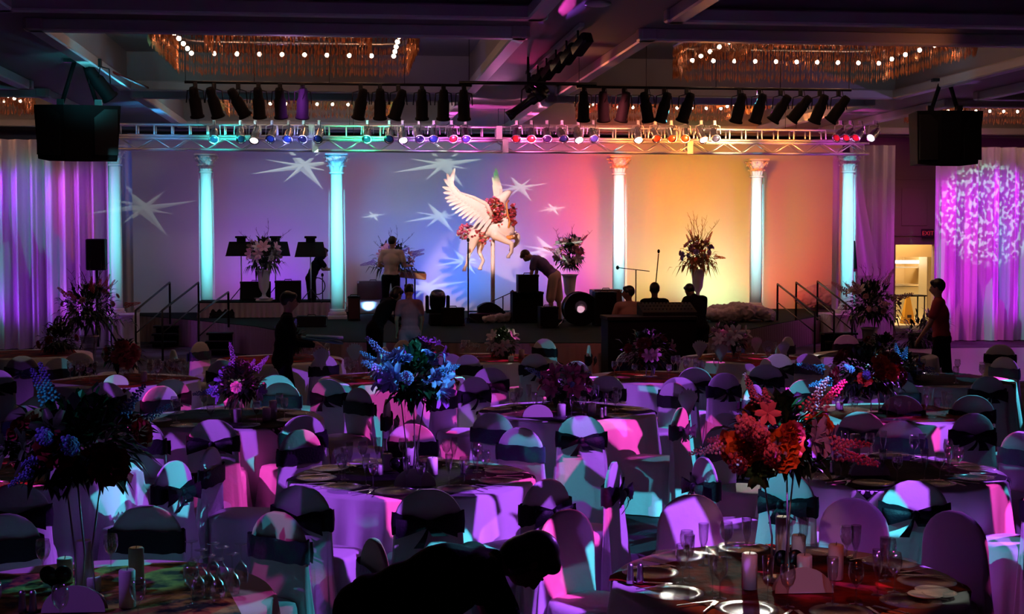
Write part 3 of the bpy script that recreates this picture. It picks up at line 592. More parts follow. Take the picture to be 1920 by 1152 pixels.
# ================================================================ RIGGING
def truss(px0,px1,Y,z0,z1,label,diag=True,dep=.3):
    x0,x1=xat(px0,Y),xat(px1,Y); t=thing('lighting_truss',label,'truss',(0,0,0)); m=MB()
    for y in (Y-dep/2,Y+dep/2):
        for z in (z0,z1): m.tube([(x0,y,z),(x1,y,z)],.022,8)
    m.build('chord_tubes','alu',t); m=MB(); n=int((x1-x0)/.34)
    for i in range(n+1):
        x=x0+(x1-x0)*i/n; xn=x0+(x1-x0)*(i+1)/n
        for y in (Y-dep/2,Y+dep/2):
            if diag:
                if i<n: m.tube([(x,y,z0 if i%2 else z1),(xn,y,z1 if i%2 else z0)],.011,6)
            else: m.tube([(x,y,z0),(x,y,z1)],.016,6)
        if i<n:
            m.tube([(x,Y-dep/2,z0),(xn,Y+dep/2,z0)],.009,5)
            if not diag: m.tube([(x,Y-dep/2,z1),(xn,Y+dep/2,z1)],.009,5)
    m.build('lattice_bracing','alu',t); m=MB()
    for i in range(1,4):
        x=x0+(x1-x0)*i/4
        for y in (Y-dep/2,Y+dep/2): MB().box((x,y,(z0+z1)/2),(.12,.05,z1-z0+.05)).build('joint_plate','alu',t,smooth=False)
    for i in range(5):
        x=x0+(x1-x0)*(i+.5)/5; MB().tube([(x,Y,z1),(x,Y,ZC+(.5 if any(XB[a]<x<XB[a+1] for a in (1,3,5,7)) else 0))],.006,5).build('hanging_wire','black_metal',t)
TY=29.0
z1=aty(960,262,TY).z; z0=aty(960,285,TY).z; z2=aty(960,240,TY).z
truss(228,1622,TY,z0,z1-.03,'aluminium truss with diagonal bracing, the lower of the two over the stage')
truss(228,1600,TY,z1+.02,z2,'aluminium ladder truss carrying the silver lamps',diag=False)
# black front bar
FY=20.5; fz=ZC-.42
t=thing('lighting_bar','long black pipe carrying the black lamps below the ceiling','lighting bar',(0,0,0))
for a,b in ((350,885),(1080,1592)): MB().tube([(xat(a,FY),FY,fz),(xat(b,FY),FY,fz)],.02,8).build('pipe','black_metal',t)
for px in (352,480,620,760,880,1085,1210,1340,1460,1588): MB().tube([(xat(px,FY),FY,fz),(xat(px,FY),FY,ZC+.5)],.005,5).build('drop_hanger','black_metal',t)
def can(name,label,body,lens,L=.42,r=.085):
    """a PAR lamp on its yoke: origin at the clamp, lens pointing along -Z of the tilted body"""
    t=thing(name,label,'stage light')
    MB().box((0,0,-.02),(.06,.05,.09),bev=.008).build('clamp','black_metal' if body!='chrome' else 'alu',t,smooth=False)
    MB().tube([(0,0,-.06),(-.11,0,-.09),(-.125,0,-.26)],.009,6).tube([(0,0,-.06),(.11,0,-.09),(.125,0,-.26)],.009,6).build('yoke','black_metal' if body!='chrome' else 'alu',t)
    c=MB(); c.lathe([(.02,L*.55),(.05,L*.54),(.065,L*.45),(.068,L*.2),(r,L*.12),(r,-L*.42),(r*1.18,-L*.45),(r*1.2,-L*.5),(r*.96,-L*.5),(r*.92,-L*.42)],20,cap=False)
    b=c.build('lamp_body',body,t); b.location=(0,0,-.26)
    l=MB().ell((0,0,-L*.43),(r*.93,r*.93,.012),n=16,h=6).build('lens',lens,b)
    MB().tube([(.0,-.09,-.2),(.03,-.14,-.1),(.02,-.1,.0)],.006,5).build('power_cable','black',t)
    return t
def setup_tilt(o,rx,rz,bodyname='lamp_body'):
    for c in COL.objects:
        if c.parent is o and c.name.startswith(bodyname): c.rotation_euler=(rx,0,0)
    o.rotation_euler=(0,0,rz)
blk=can('stage_light','black can lamp hanging from the front bar','black','lens_dark')
BL=Proto(blk)
names_l=['at the drape end of the bar','second from the drape end','with its gel frame turned aside','over the green-lit coffer edge','beside the gap of the bar','at the middle end of the first run']
xs=[370,405,450,488,528,570,678,714,748,792,832,870,1093,1130,1168,1210,1243,1285,1383,1420,1460,1497,1533,1568]
tl=[.1,.25,.5,.05,.05,-.05,-.2,0,-.3,.02,0,.05,.05,.1,-.15,.25,-.2,-.25,-.15,-.2,-.5,-.6,-.3,-.55]
for i,(px,a) in enumerate(zip(xs,tl)):
    g='first' if px<600 else ('second' if px<900 else ('third' if px<1300 else 'last'))
    o=BL.put((xat(px,FY),FY-.01,fz-.03),0,'%s black can lamp in the %s cluster of the front bar from the purple drape'%(ORD[i%6],g),'black can lamps, %s cluster of the front bar'%g,scale=1.0)
    for c in [c for c in COL.objects if c.parent is o and c.name.startswith('lamp_body')]: c.rotation_euler=(.35,-a,0)
# moving-type single profile between the clusters
x=xat(990,FY); t=thing('profile_spotlight','long black profile spotlight hanging alone between the lamp clusters','stage light',(x,FY,fz+.02))
MB().tube([(-1.0,0,0.02),(1.0,0,0.02)],.025,8).build('support_pipe','black_metal',t)
MB().tube([(0,0,.4),(0,0,0)],.02,6).tube([(0,0,0),(-.09,0,-.08),(-.1,0,-.25)],.012,6).tube([(0,0,0),(.09,0,-.08),(.1,0,-.25)],.012,6).build('yoke','black_metal',t)
b=MB().lathe([(.05,.35),(.08,.33),(.085,.05),(.06,.02),(.06,-.25),(.075,-.3),(.075,-.36)],18).box((0,.0,.2),(.2,.2,.16),bev=.02).build('lamp_body','black_gloss',t); b.location=(0,0,-.25); b.rotation_euler=(0,.95,0)
chd=can('silver_par_can','silver lamp on the truss','chrome','lens_dark',L=.36,r=.085); chl=can('silver_par_can','lit silver lamp on the truss','chrome','lens_lit',L=.36,r=.085)
cg=can('silver_par_can','silver lamp with blue gel','chrome','gel_blue',L=.36,r=.085); cr=can('silver_par_can','silver lamp with red gel','chrome','gel_red',L=.36,r=.085)
PR={'d':Proto(chd),'l':Proto(chl),'g':Proto(cg),'r':Proto(cr)}
cnt={}; seq=[(404,'d'),(453,'d'),(481,'l'),(512,'g'),(543,'g'),(571,'d'),(600,'g'),(690,'d'),(731,'g'),(756,'l'),(786,'d'),(814,'g'),(847,'r'),(873,'g'),(968,'r'),(996,'r'),(1025,'d'),(1053,'g'),(1083,'l'),(1111,'g'),(1195,'l'),(1227,'r'),(1257,'r'),(1283,'r'),(1313,'l'),(1338,'d'),(1572,'r'),(1590,'r'),(1608,'r'),(1636,'l')]
for i,(px,k) in enumerate(seq):
    Y=TY-.35; z=aty(px,228,Y).z
    part='over the violet part' if px<620 else ('over the blue part' if px<900 else ('over the pink part' if px<1150 else ('over the orange part' if px<1400 else 'beyond the orange end')))
    look={'d':'with a dark lens','l':'glowing white','g':'with a blue lens','r':'with a red lens'}[k]
    cnt[part]=cnt.get(part,0)+1; lb='%s silver lamp from the drape end %s of the stage, %s'%(ORD[cnt[part]-1],part,look.replace('with a ',''))
    o=PR[k].put((xat(px,Y),Y,z),0,lb,'silver lamps '+look+' '+part)
    for c in [c for c in COL.objects if c.parent is o and c.name.startswith('lamp_body')]: c.rotation_euler=(-.95 if k!='l' else -.75,random.uniform(-.35,.35),0)
    if px>1560:
        for c in [c for c in COL.objects if c.parent is o and c.name.startswith('lamp_body')]: c.rotation_euler=(-.6,.9,0)
# track lights
t=thing('ceiling_track','ceiling track with six tilted black spotlights between two coffers','track light',(2.85,0,0))
MB().box((0,19.7,ZC-.03),(.06,5.2,.05)).build('track_rail','coffer_trim',t,smooth=False)
for i in range(6):
    y=17.4+i*.92; h=MB().tube([(0,y,ZC-.05),(0,y,ZC-.16)],.015,6).build('stem','black_metal',t)
    b=MB().box((0,0,0),(.15,.34,.15),bev=.02).build('spot_head','black_gloss',t,smooth=False); b.location=(.06,y+.05,ZC-.22); b.rotation_euler=(-.5,0,.35)
p=atz(1121,5,ZC)
o=MB().lathe([(.14,0),(.15,-.02),(.11,-.035),(.001,-.03)],20,cap=False).build('ceiling_downlight','coffer_trim',loc=p); o['label']='round downlight fitting in the ceiling above the track lights'; o['category']='ceiling light'
# hanging loudspeakers
def hung(pxc,pxw,pyt,pyb,pys,Y,label,tilt,rz):
    c=aty(pxc,(pyt+pyb)/2,Y); zt=aty(pxc,pyt,Y).z; zb=aty(pxc,pyb,Y).z; h=zt-zb; wd=pxw*Y/FP
    t=thing('hanging_loudspeaker',label,'loudspeaker',(c.x,Y,zb),rz)
    b=MB(); b.add([(-wd/2,-.3,h),(wd/2,-.3,h),(wd/2*.88,.4,h),(-wd/2*.88,.4,h),(-wd/2*.93,-.24,0),(wd/2*.90,-.24,0),(wd/2*.8,.4,0),(-wd/2*.8,.4,0),(-wd/2*.31,-.38,h),(wd/2*.31,-.38,h),(wd/2*.28,-.34,-.04),(-wd/2*.28,-.34,-.04)],
      [(0,8,9,1,2,3),(7,6,5,10,11,4),(8,0,4,11),(9,8,11,10),(1,9,10,5),(2,1,5,6),(3,2,6,7),(0,3,7,4)]); b.build('cabinet','black',t,smooth=False)
    for s in (-1,1): MB().box((s*wd*.33,-.345,h*.5),(wd*.27,.02,h*.86),rot=(-.05,0,s*.1)).build('front_grille','black_metal',t,smooth=False)
    H=ZC-zb
    for s in (-1,1):
        g=MB().tube([(s*wd*.22,0,h-.02),(s*.05,0,H)],.035,6); g.build('hanging_strap','black',t)
    MB().box((0,0,H-.03),(.42,.12,.05)).build('ceiling_bracket','black_metal',t,smooth=False)
    MB().box((-wd*.22,0,h+.05),(.1,.1,.12)).box((wd*.22,0,h+.05),(.1,.1,.12)).build('shackle','black_metal',t,smooth=False)
    return t
hung(150,150,201,300,140,21.5,'large black loudspeaker hanging over the drape end, beside the column on a block',0,.08)
hung(1770,128,211,309,165,22.5,'large black loudspeaker hanging in front of the magenta drape',0,-.1)
# small black lamp beside the hung speaker
x=xat(196,21.5); o=BL.put((x,21.3,ZC-.05),0,'black lamp hanging close beside the loudspeaker at the drape end','lamp by the hanging loudspeaker',scale=1.25)
for c in [c for c in COL.objects if c.parent is o and c.name.startswith('lamp_body')]: c.rotation_euler=(.4,-.6,0)
a=aty(165,140,21.5); b=aty(285,171,24.6); MB().tube([(a.x,21.5,ZC-.03),(b.x,24.8,ZC-.12)],.02,6).build('ceiling_conduit','rose_red',label='thin red conduit running under the ceiling from the loudspeaker bracket',category='pipe')
# ================================================================ STAGE EQUIPMENT
def on(px,py,z=SZ): p=atz(px,py,z); return p
def ps(p): # pixels per metre at p
    return FP/((p-cam.location)@(_M@Vector((0,0,-1))))
def box_amp(pxc,pyb,wpx,hpx,name,label,cat,dm=.35,mt='black',tiltf=0,rz=0,z=SZ,front='guitar_amp_cloth',d2=0,trim=True):
    p=on(pxc,pyb,z); k=ps(p); w_,h=wpx/k,hpx/k; p.y+=dm/2
    t=thing(name,label,cat,p,rz)
    tp=tiltf
    MB().add([(-w_/2,-dm/2,0),(w_/2,-dm/2,0),(w_/2,dm/2,0),(-w_/2,dm/2,0),(-w_/2,-dm/2+tp,h),(w_/2,-dm/2+tp,h),(w_/2,dm/2,h),(-w_/2,dm/2,h)],[(3,2,1,0),(4,5,6,7),(0,1,5,4),(1,2,6,5),(2,3,7,6),(3,0,4,7)]).build('cabinet',mt,t,smooth=False)
    a=math.atan2(tp,h); L=math.hypot(tp,h)
    MB().box((0,-dm/2+tp/2-.008,h/2),(w_*.9,.012,L*.84),rot=(-a,0,0)).build('front_grille',front,t,smooth=False)
    if trim:
        for s in (-1,1):
            for zz in (.02,h-.02): MB().box((s*(w_/2-.015),-dm/2+(tp*zz/h)-.004,zz),(.05,.03,.05),bev=.008).build('corner_guard','alu' if mt!='black' else 'black_metal',t,smooth=False)
        MB().tube([(-.08,0,h),(-.07,0,h+.03),(.07,0,h+.03),(.08,0,h)],.01,6).build('carry_handle','black_metal',t)
    return t
box_amp(416,597,46,22,'monitor_speaker','small black wedge monitor beside the column at the riser end','speaker',.35,tiltf=.15)
MZ=SZ+.36
box_amp(478,565,56,36,'monitor_speaker','black wedge monitor on the riser in front of the flower urn with white lilies','speaker',.4,tiltf=.2,z=MZ)
box_amp(540,565,48,38,'guitar_amplifier','black amplifier on the riser behind the woman at the music stand','amplifier',.3,z=MZ)
box_amp(584,614,54,20,'monitor_speaker','low black wedge monitor at the feet of the woman with the dark hair','speaker',.4,tiltf=.1)
box_amp(664,602,22,46,'flight_case','narrow red-brown case with black corner posts standing near the pale column','case',.3,mt='black',front='flightcase')
box_amp(700,562,60,34,'flight_case','dark red flight case with silver edges behind the bending person in black','case',.45,mt='flightcase',front='flightcase',z=SZ+.3)
MB().box((0,0,.15),(.7,.5,.3),bev=.03).build('wrapped_crate','fabric_puff',loc=on(700,590)+Vector((0,.4,0)),label='pale pink wrapped crate under the dark red flight case',category='crate')
box_amp(850,612,42,34,'monitor_speaker','black square monitor just beside the moving-head lamp','speaker',.35,tiltf=.05)
box_amp(990,606,58,58,'speaker_cabinet','black speaker cabinet at the base of the stack before the man in shorts','speaker',.45)
box_amp(989,552,42,34,'amplifier_head','small black amplifier on top of the stack before the man in shorts','amplifier',.35,z=on(990,606).z+58/ps(on(990,606))) if 0 else None
p=on(990,608); hh=58/ps(p)
t=box_amp(989,606,38,34,'amplifier_head','small black amplifier with a pale side on top of the black stack','amplifier',.35); t.location=(xat(989,p.y+.2),p.y+.22,SZ+hh)
box_amp(1030,616,34,40,'speaker_cabinet','black square cabinet between the stack and the round drum case','speaker',.4)
box_amp(1136,612,40,64,'speaker_cabinet','tall black cabinet with a glowing orange side beside the drum case','speaker',.4)
box_amp(1140,600,56,56,'keyboard_case','purple-lit trapezoid case behind the tall black cabinet','case',.5,mt='flightcase',front='flightcase',tiltf=.12)
box_amp(1166,618,18,40,'small_amplifier','small upright amplifier with metal corners at the foot of the column','amplifier',.3,mt='flightcase')
# rounded black case lying by the boom stand
p=on(925,606); k=ps(p); t=thing('instrument_case','rounded black instrument case leaning at the foot of the statue pole','case',p+Vector((0,.3,0)))
pts=[(-.30,0)]+[(-.30+.75*u,.42*math.sin(PI*(.28+.72*u))) for u in [i/12 for i in range(13)]]+[(.5,0)]
m=MB(); n=len(pts); m.add([(x,-.15,z) for x,z in pts]+[(x,.15,z) for x,z in pts],[tuple(range(n)),tuple(range(2*n-1,n-1,-1))]+[(i,(i+1)%n,(i+1)%n+n,i+n) for i in range(n)]); m.build('case_shell','black',t,smooth=False)
MB().box((-.12,-.01,.1),(.75,.36,.2),bev=.02).build('case_base','black_gloss',t,smooth=False)
# drum in case
p=on(1091,612); k=ps(p); r=31/k; t=thing('bass_drum','black bass drum with a bright round hole in its head','drum',p+Vector((0,.3,0)))
m=MB(); mt=Matrix.Translation((0,0,r*1.02))@Matrix.Rotation(PI/2,4,'X'); m.lathe([(r,-.2),(r*1.04,-.2),(r*1.04,-.16),(r,-.16),(r,.16),(r*1.04,.16),(r*1.04,.2),(r,.2)],36,mtx=mt,cap=False); m.build('shell','black_gloss',t)
m=MB(); m.lathe([(.085,.19),(r,.19)],36,mtx=mt,cap=False); m.build('drum_head','black',t); 
MB().lathe([(.09,.0),(.10,.012),(.085,.02)],24,mtx=Matrix.Translation((0,-.2,r*1.02))@Matrix.Rotation(PI/2,4,'X'),cap=False).build('port_ring','silver',t)
MB().lathe([(.001,0),(.086,0)],24,mtx=Matrix.Translation((0,-.1,r*1.02))@Matrix.Rotation(PI/2,4,'X'),cap=False).build('damping_pillow','card_white',t)
spot(p+Vector((0,-.9,.62)),p+Vector((0,0.3,r*1.02)),(1,.55,.75),45,14,.2,.01,name='added_drum_spot')  # added spot that makes the hole in the drum head bright
for s in (-1,1): MB().tube([(s*r*.8,.0,r*.6),(s*(r+.12),-.18,0)],.012,6).build('spur_leg','chrome',t)
# moving head
p=on(822,612); k=ps(p); t=thing('moving_head_light','black moving-head lamp on its base at the front edge of the stage','stage light',p+Vector((0,.25,0)))
MB().box((0,0,.13),(.36,.36,.26),bev=.03).build('base','black',t,smooth=False)
m=MB()
for s in (-1,1): m.box((s*.21,0,.43),(.07,.14,.36),bev=.02)
m.box((0,0,.29),(.46,.16,.07),bev=.02); m.build('yoke','black',t,smooth=False)
m=MB(); m.lathe([(.05,-.2),(.13,-.19),(.16,-.1),(.165,.1),(.14,.18),(.12,.2)],24,mtx=Matrix.Translation((0,0,.5))@Matrix.Rotation(.5,4,'X')@Matrix.Scale(1,4)); b=m.build('head','black_gloss',t)
MB().ell((0,-.09,.67),(.1,.1,.012),rot=(.5,0,0),n=16).build('lens','lens_dark',b)
# music stands
def mstand(px,pyb,z,label,lit=False):
    p=on(px,pyb,z); t=thing('music_stand',label,'music stand',p+Vector((0,.0,0))); h=1.12
    MB().tube([(0,0,.1),(0,0,h)],.014,8).build('pole','alu',t)
    m=MB()
    for a in (PI/2,PI/2+2.1,PI/2-2.1): m.tube([(0,0,.3),(math.cos(a)*.28,math.sin(a)*.28,.0)],.01,6)
    m.build('tripod_base','black_metal',t)
    d=MB(); d.add([(-.34,-.10,h-.12),(.34,-.10,h-.12),(.27,.06,h+.2),(-.27,.06,h+.2),(-.34,-.08,h-.12),(.34,-.08,h-.12),(.27,.08,h+.2),(-.27,.08,h+.2)],[(0,1,2,3),(7,6,5,4),(0,4,5,1),(1,5,6,2),(2,6,7,3),(3,7,4,0)]); d.box((0,-.13,h-.12),(.68,.07,.015)); d.build('desk','black',t,smooth=False)
    MB().tube([(0,.07,h+.18),(0,.1,h+.28)],.01,6).box((0,.02,h+.30),(.26,.14,.05),bev=.01).box((0,.06,h+.24),(.2,.06,.1)).build('clip_lamp','black',t,smooth=False)
    return t
mstand(453,563,MZ,'music stand at the drape end of the riser, lamp clipped on top'); mstand(517,563,MZ,'music stand before the flower urn with white lilies, lamp clipped on top'); mstand(583,568,MZ,'music stand whose desk is behind the head of the woman')
def mic(px,pyb,pyt,label,z=SZ,boom=None,thick=.012,lean=0):
    p=on(px,pyb,z); k=ps(p); h=(pyb-pyt)/k; t=thing('microphone_stand',label,'microphone stand',p)
    m=MB()
    for a in (PI/2,PI/2+2.1,PI/2-2.1): m.tube([(0,0,.12),(math.cos(a)*.26,math.sin(a)*.26,.0)],.012,6)
    m.build('tripod_base','black_metal',t); MB().tube([(0,0,.1),(lean,0,h)],thick,8).build('pole','black_metal',t)
    if boom:
        (ax,az),(bx,bz)=boom; MB().tube([(ax/k+lean,0,h+az/k),(bx/k+lean,0,h+bz/k)],.01,6).build('boom_arm','black_metal',t)
        MB().ell((bx/k+lean,0,h+bz/k),(.035,.035,.045),n=10).build('microphone','black',t)
    else: MB().ell((lean,0,h+.05),(.03,.03,.045),n=10).build('microphone','black',t)
    return t
mic(878,606,455,'straight microphone stand below the hind hooves of the winged horse',thick=.016)
mic(943,603,556,'low boom microphone stand beside the statue pole',boom=((-20,-9),(18,8)))
mic(1192,603,506,'boom microphone stand in front of the orange backdrop',boom=((26,-3),(-35,4)))
mic(1224,600,476,'tall leaning microphone stand against the orange backdrop',lean=.12)
mic(605,592,520,'slim microphone stand beside the woman at the music stand')
# coiled cable on stand
p=on(609,592); MB().tube([(.17*math.cos(a),.02*math.sin(3*a),.17+.5+.19*math.sin(a)) for a in [i*PI/10 for i in range(43)]],.012,6).build('coiled_cable','black',loc=p+Vector((-.16,0,.0)),label='coiled black cable hanging beside the woman at the music stand',category='cable')
# keyboard on stand in front of the man in peach
p=on(770,588); t=thing('keyboard','keyboard in an orange wooden case on a tall black stand','keyboard',p+Vector((0,0,0)))
k=ps(p); h=(588-515)/k
MB().box((0,0,h),(.72,.36,.14),rot=(.12,.1,0),bev=.015).build('keyboard_body','keyboard_case',t,smooth=False)
MB().box((0,-.02,h+.08),(.66,.2,.012),rot=(.12,.1,0)).build('keys','ink',t,smooth=False)
for x in (-.1,.1): MB().tube([(x,0,0),(x,0,h-.06)],.022,6).build('stand_leg','black_metal',t)
MB().box((0,0,.015),(.5,.4,.03)).build('stand_foot','black_metal',t,smooth=False)
# desk in front of the three seated people
p=Vector((xat(1216,22.8),22.8,0)); k=ps(p); t=thing('control_desk','dark wooden control desk in front of the three silhouetted people','desk',p)
zt=aty(1216,592,22.8).z; wd=170/k
MB().box((0,0,zt-.03),(wd,.7,.06),bev=.01).build('desktop','black',t,smooth=False)
MB().box((0,-.3,zt/2),(wd*.96,.04,zt-.08)).build('front_panel','dark_cloth',t,smooth=False)
for s in (-1,1): MB().box((s*wd*.47,0,zt/2-.02),(.05,.62,zt-.06)).build('side_panel','black',t,smooth=False)
t=thing('mixing_console','black mixing console with a sloping face on the control desk','mixer',p+Vector((wd*.22,.08,zt)))
MB().add([(-.45,-.25,0),(.45,-.25,0),(.45,.25,0),(-.45,.25,0),(-.45,-.25,.06),(.45,-.25,.06),(.45,.25,.2),(-.45,.25,.2)],[(3,2,1,0),(4,5,6,7),(0,1,5,4),(1,2,6,5),(2,3,7,6),(3,0,4,7)]).build('console_body','black',t,smooth=False)
m=MB()
for i in range(14):
    for j in range(3): m.box((-.4+i*.06,-.15+j*.15,.11+j*.042),(.02,.03,.02))
m.build('fader_knobs','black',t,smooth=False)
# white fabric clouds along the stage edge
def puff(px,pyb,wpx,hpx,label,name='fabric_cloud',mt='fabric_puff',z=SZ):
    p=on(px,pyb,z); k=ps(p); rd=random.Random(px); m=MB(); n=int(wpx/4)+4; W=wpx/k; H=hpx/k
    for i in range(n):
        u=rd.uniform(-.5,.5); r=H*.42*(1-abs(u)*.9)+.04; m.ell((u*W,rd.uniform(-.15,.25),r*.8+rd.uniform(0,H*.3)),(r*1.25,r,r*.9),n=10,h=7)
    o=m.build(name,mt,loc=p+Vector((0,.25,0)),label=label,category='fabric')
    md=o.modifiers.new('r','REMESH'); md.mode='VOXEL'; md.voxel_size=.022; md.use_smooth_shade=True; tx=bpy.data.textures.new('crumple','CLOUDS'); tx.noise_scale=.07; dm=o.modifiers.new('d','DISPLACE'); dm.texture=tx; dm.strength=.10; dm.mid_level=.5
    return o
puff(1392,605,116,34,'pale gathered fabric heaped along the stage edge under the orange-lit column')
puff(630,588,56,20,'pale pink gathered fabric around the foot of the pale green column'); puff(1545,580,80,44,'pink-lit gathered fabric by the foot of the column at the doorway end')
puff(950,606,80,14,'low pale fabric heap at the foot of the statue pole'); puff(228,590,44,14,'gathered white fabric at the foot of the column beside the tall speaker',z=BLZ-.02)
# dark tall speaker at the purple drape
p=aty(181,478,30.4); zt=aty(181,448,30.4).z; zb=aty(181,507,30.4).z; t=thing('stand_loudspeaker','tall dark loudspeaker on a stand before the purple drape','loudspeaker',(p.x,30.4,0))
MB().box((0,0,(zt+zb)/2),(34*30.4/FP,.35,zt-zb),bev=.02).build('cabinet','black',t,smooth=False)
MB().box((.03,-.18,(zt+zb)/2),(.2,.02,(zt-zb)*.9)).build('front_grille','guitar_amp_cloth',t,smooth=False)
MB().tube([(0,0,.1),(0,0,zb)],.03,8).build('pole','black_metal',t)
m=MB()
for a in (.5,2.6,4.7): m.tube([(0,0,.9),(math.cos(a)*.5,math.sin(a)*.5,0)],.018,6)
m.build('tripod_base','black_metal',t)
p=aty(1600,480,31.6); zt=aty(1600,452,31.6).z; t=thing('stand_loudspeaker','slim dark loudspeaker half hidden behind the column at the doorway end','loudspeaker',(p.x,31.7,0))
MB().box((0,0,zt-.32),(.3,.3,.64),bev=.02).build('cabinet','black',t,smooth=False); MB().tube([(0,0,.1),(0,0,zt-.6)],.03,8).build('pole','black_metal',t)
m=MB()
for a in (.5,2.6,4.7): m.tube([(0,0,.8),(math.cos(a)*.4,math.sin(a)*.4,0)],.018,6)
m.build('tripod_base','black_metal',t)
# ================================================================ WINGED HORSE
HY=30.0; org=aty(920,455,HY); K=ps(org)
def hp(cx,cy_,d=0): return ((800+cx/5.486-920)/K, d, (455-(300+cy_/5.486))/K)
t=thing('winged_horse_statue','white winged horse statue with flower garland, mounted on a pole above the stage','statue',org)
zb=-(org.z-SZ)
b=MB()
def chain(pts,rs,n=10):
    for (a,c,r0,r1) in zip(pts[:-1],pts[1:],rs[:-1],rs[1:]): b.cap(a,c,r0,r1,n)
chain([hp(505,760),hp(560,735),hp(640,715),hp(730,700),hp(800,700)],[.17,.19,.175,.20,.20],14)
b.ell(hp(500,770),(.19,.17,.2)); b.ell(hp(820,720),(.19,.17,.22))
chain([hp(810,680),hp(800,590),hp(775,500),hp(760,430)],[.17,.12,.10,.095],12)
chain([hp(745,425),hp(790,390),hp(845,335)],[.125,.105,.065],12); b.ell(hp(842,338),(.07,.055,.055))
for s in (-.04,.04): b.cap(hp(735,400,s),hp(715,360,s),.03,.008)
for d,pts in ((-.14,[(700,770),(800,830),(868,860),(868,950),(835,985)]),(.12,[(850,770),(940,780),(945,850),(890,900),(878,915)])):
    chain([hp(x,y,d) for x,y in pts],[.12,.07,.052,.038,.035]); b.lathe([(.035,.03),(.055,-.04)],12,c=hp(pts[-1][0]-3,pts[-1][1]+8,d))
for d,pts in ((-.12,[(480,780),(465,870),(430,960),(410,1060),(385,1110)]),(.12,[(560,800),(560,870),(545,950),(590,1040),(558,1100)])):
    chain([hp(x,y,d) for x,y in pts],[.15,.09,.05,.035,.035]); b.lathe([(.035,.03),(.055,-.05)],12,c=hp(pts[-1][0]-3,pts[-1][1]+12,d))
o=b.build('horse_body','statue',t); md=o.modifiers.new('r','REMESH'); md.mode='VOXEL'; md.voxel_size=.016; md.use_smooth_shade=True; sm=o.modifiers.new('s','SMOOTH'); sm.iterations=6
for s in (-1,1): MB().ell(hp(795,375,s*.075),.014,n=8).build('eye','ink',t)
m=MB(); rd=random.Random(4)
for i in range(16):
    u=i/15; a=Vector(hp(735-u*-60,400+u*230,0)); m.tube([a,a+Vector((-.10,rd.uniform(-.08,.08),-.02)),a+Vector((-.17,rd.uniform(-.1,.1),-.14))],[.03,.02,.006],6)
m.build('mane','statue_gold',t)
m=MB(); 
for i in range(9): m.tube([hp(470,740),Vector(hp(415,745))+Vector((0,rd.uniform(-.06,.06),0)),Vector(hp(380+rd.uniform(-20,20),820))+Vector((0,rd.uniform(-.1,.1),0))],[.03,.035,.008],6)
m.build('tail','statue_gold',t)
def wing(root,lead,tips,dd,name,base_r):
    m=MB(); w0=Vector(hp(*root,dd)); 
    # leading arm then overlapping feather blades
    arm=[Vector(hp(x,y,dd*1.6)) for x,y in lead]; m.tube([w0]+arm,[.10]+[.08-.05*i/len(arm) for i in range(len(arm))],10,flat=.6)
    n=len(tips)
    for row,(sc_,w1) in enumerate(((1,.042),(.68,.048),(.42,.05))):
        for i,(x,y) in enumerate(tips):
            u=i/(n-1); al=[w0]+arm; s=(1-u)*(len(al)-1); q=int(min(s,len(al)-2)); a=al[q].lerp(al[q+1],s-q)
            tip=Vector(hp(x,y,dd*2.2)); e=a.lerp(tip,sc_); off=Vector((0,-.012*row*(1 if dd<0 else -1),0)); mid=a.lerp(e,.55)+off*2+Vector((-.02,0,0)); d=(e-a).normalized(); sd=d.cross(Vector((0,1,0))).normalized()*w1
            th=Vector((0,.008,0)); m.add([a+off-sd*.5-th,a+off+sd*.5-th,mid+sd-th,mid-sd-th,e+off+sd*.5-th,e+off-sd*.5-th,e+d*.03+off, mid+th*1.5+off],[(0,1,2,7),(0,7,3),(7,2,4,6),(3,7,6,5)])
            m.add([a+off-sd*.5+th,a+off+sd*.5+th,mid+sd+th,mid-sd+th,e+off+sd*.5+th,e+off-sd*.5+th,e+d*.03+off],[(1,0,3,2),(3,5,6,4,2)])
    m.build(name,'statue',t)
wing((660,600),[(600,460),(480,400),(330,350),(250,260)],[(278,105),(205,160),(178,215),(165,290),(175,345),(190,400),(205,435),(232,470),(258,510),(290,545),(325,575),(360,600),(400,625),(440,645),(475,680),(520,715),(570,745)],-.12,'near_wing',1)
wing((770,560),[(760,470),(775,380),(780,300)],[(728,90),(712,135),(695,185),(700,260),(712,300),(722,350),(715,400)],.14,'far_wing',1)
MB().tube([hp(680,850-30),(hp(680,850)[0],0,zb)],.045,14).build('pole','statue',t)
MB().lathe([(.35,0),(.35,.04),(.1,.06),(.06,.1)],24,c=(hp(680,0)[0],0,zb)).build('base_plate','statue',t)
m=MB(); 
m.tube([hp(842,420,-.05),hp(815,450,-.14),hp(820,540,-.16),hp(845,640,-.18),hp(830,700,-.2)],.02,6); m.tube([hp(800,800,-.05),hp(850,800,-.2),hp(915,790,-.05)],.045,8)
m.build('bridle_strap','statue_gold',t)
def clus(name,mt,spec,seed,rr=(.018,.034)):
    m=MB(); rd=random.Random(seed)
    for (cx,cy_,rx,ry,n) in spec:
        for _ in range(n):
            a=rd.uniform(0,2*PI); q=math.sqrt(rd.random()); p=hp(cx+rx*q*math.cos(a),cy_+ry*q*math.sin(a),rd.uniform(-.26,.2)); r=rd.uniform(*rr)
            m.ell(p,(r,r,r*.8),n=6,h=5)
    return m.build(name,mt,t,kind='stuff')
clus('red_garland_flowers','rose_red',[(690,520,95,130,120),(880,580,35,120,40),(500,760,60,40,40)],1,(.025,.045))
clus('pink_garland_flowers','rose_pink',[(680,500,105,130,60),(895,540,30,90,22),(400,740,90,80,70),(590,830,60,40,20)],2)
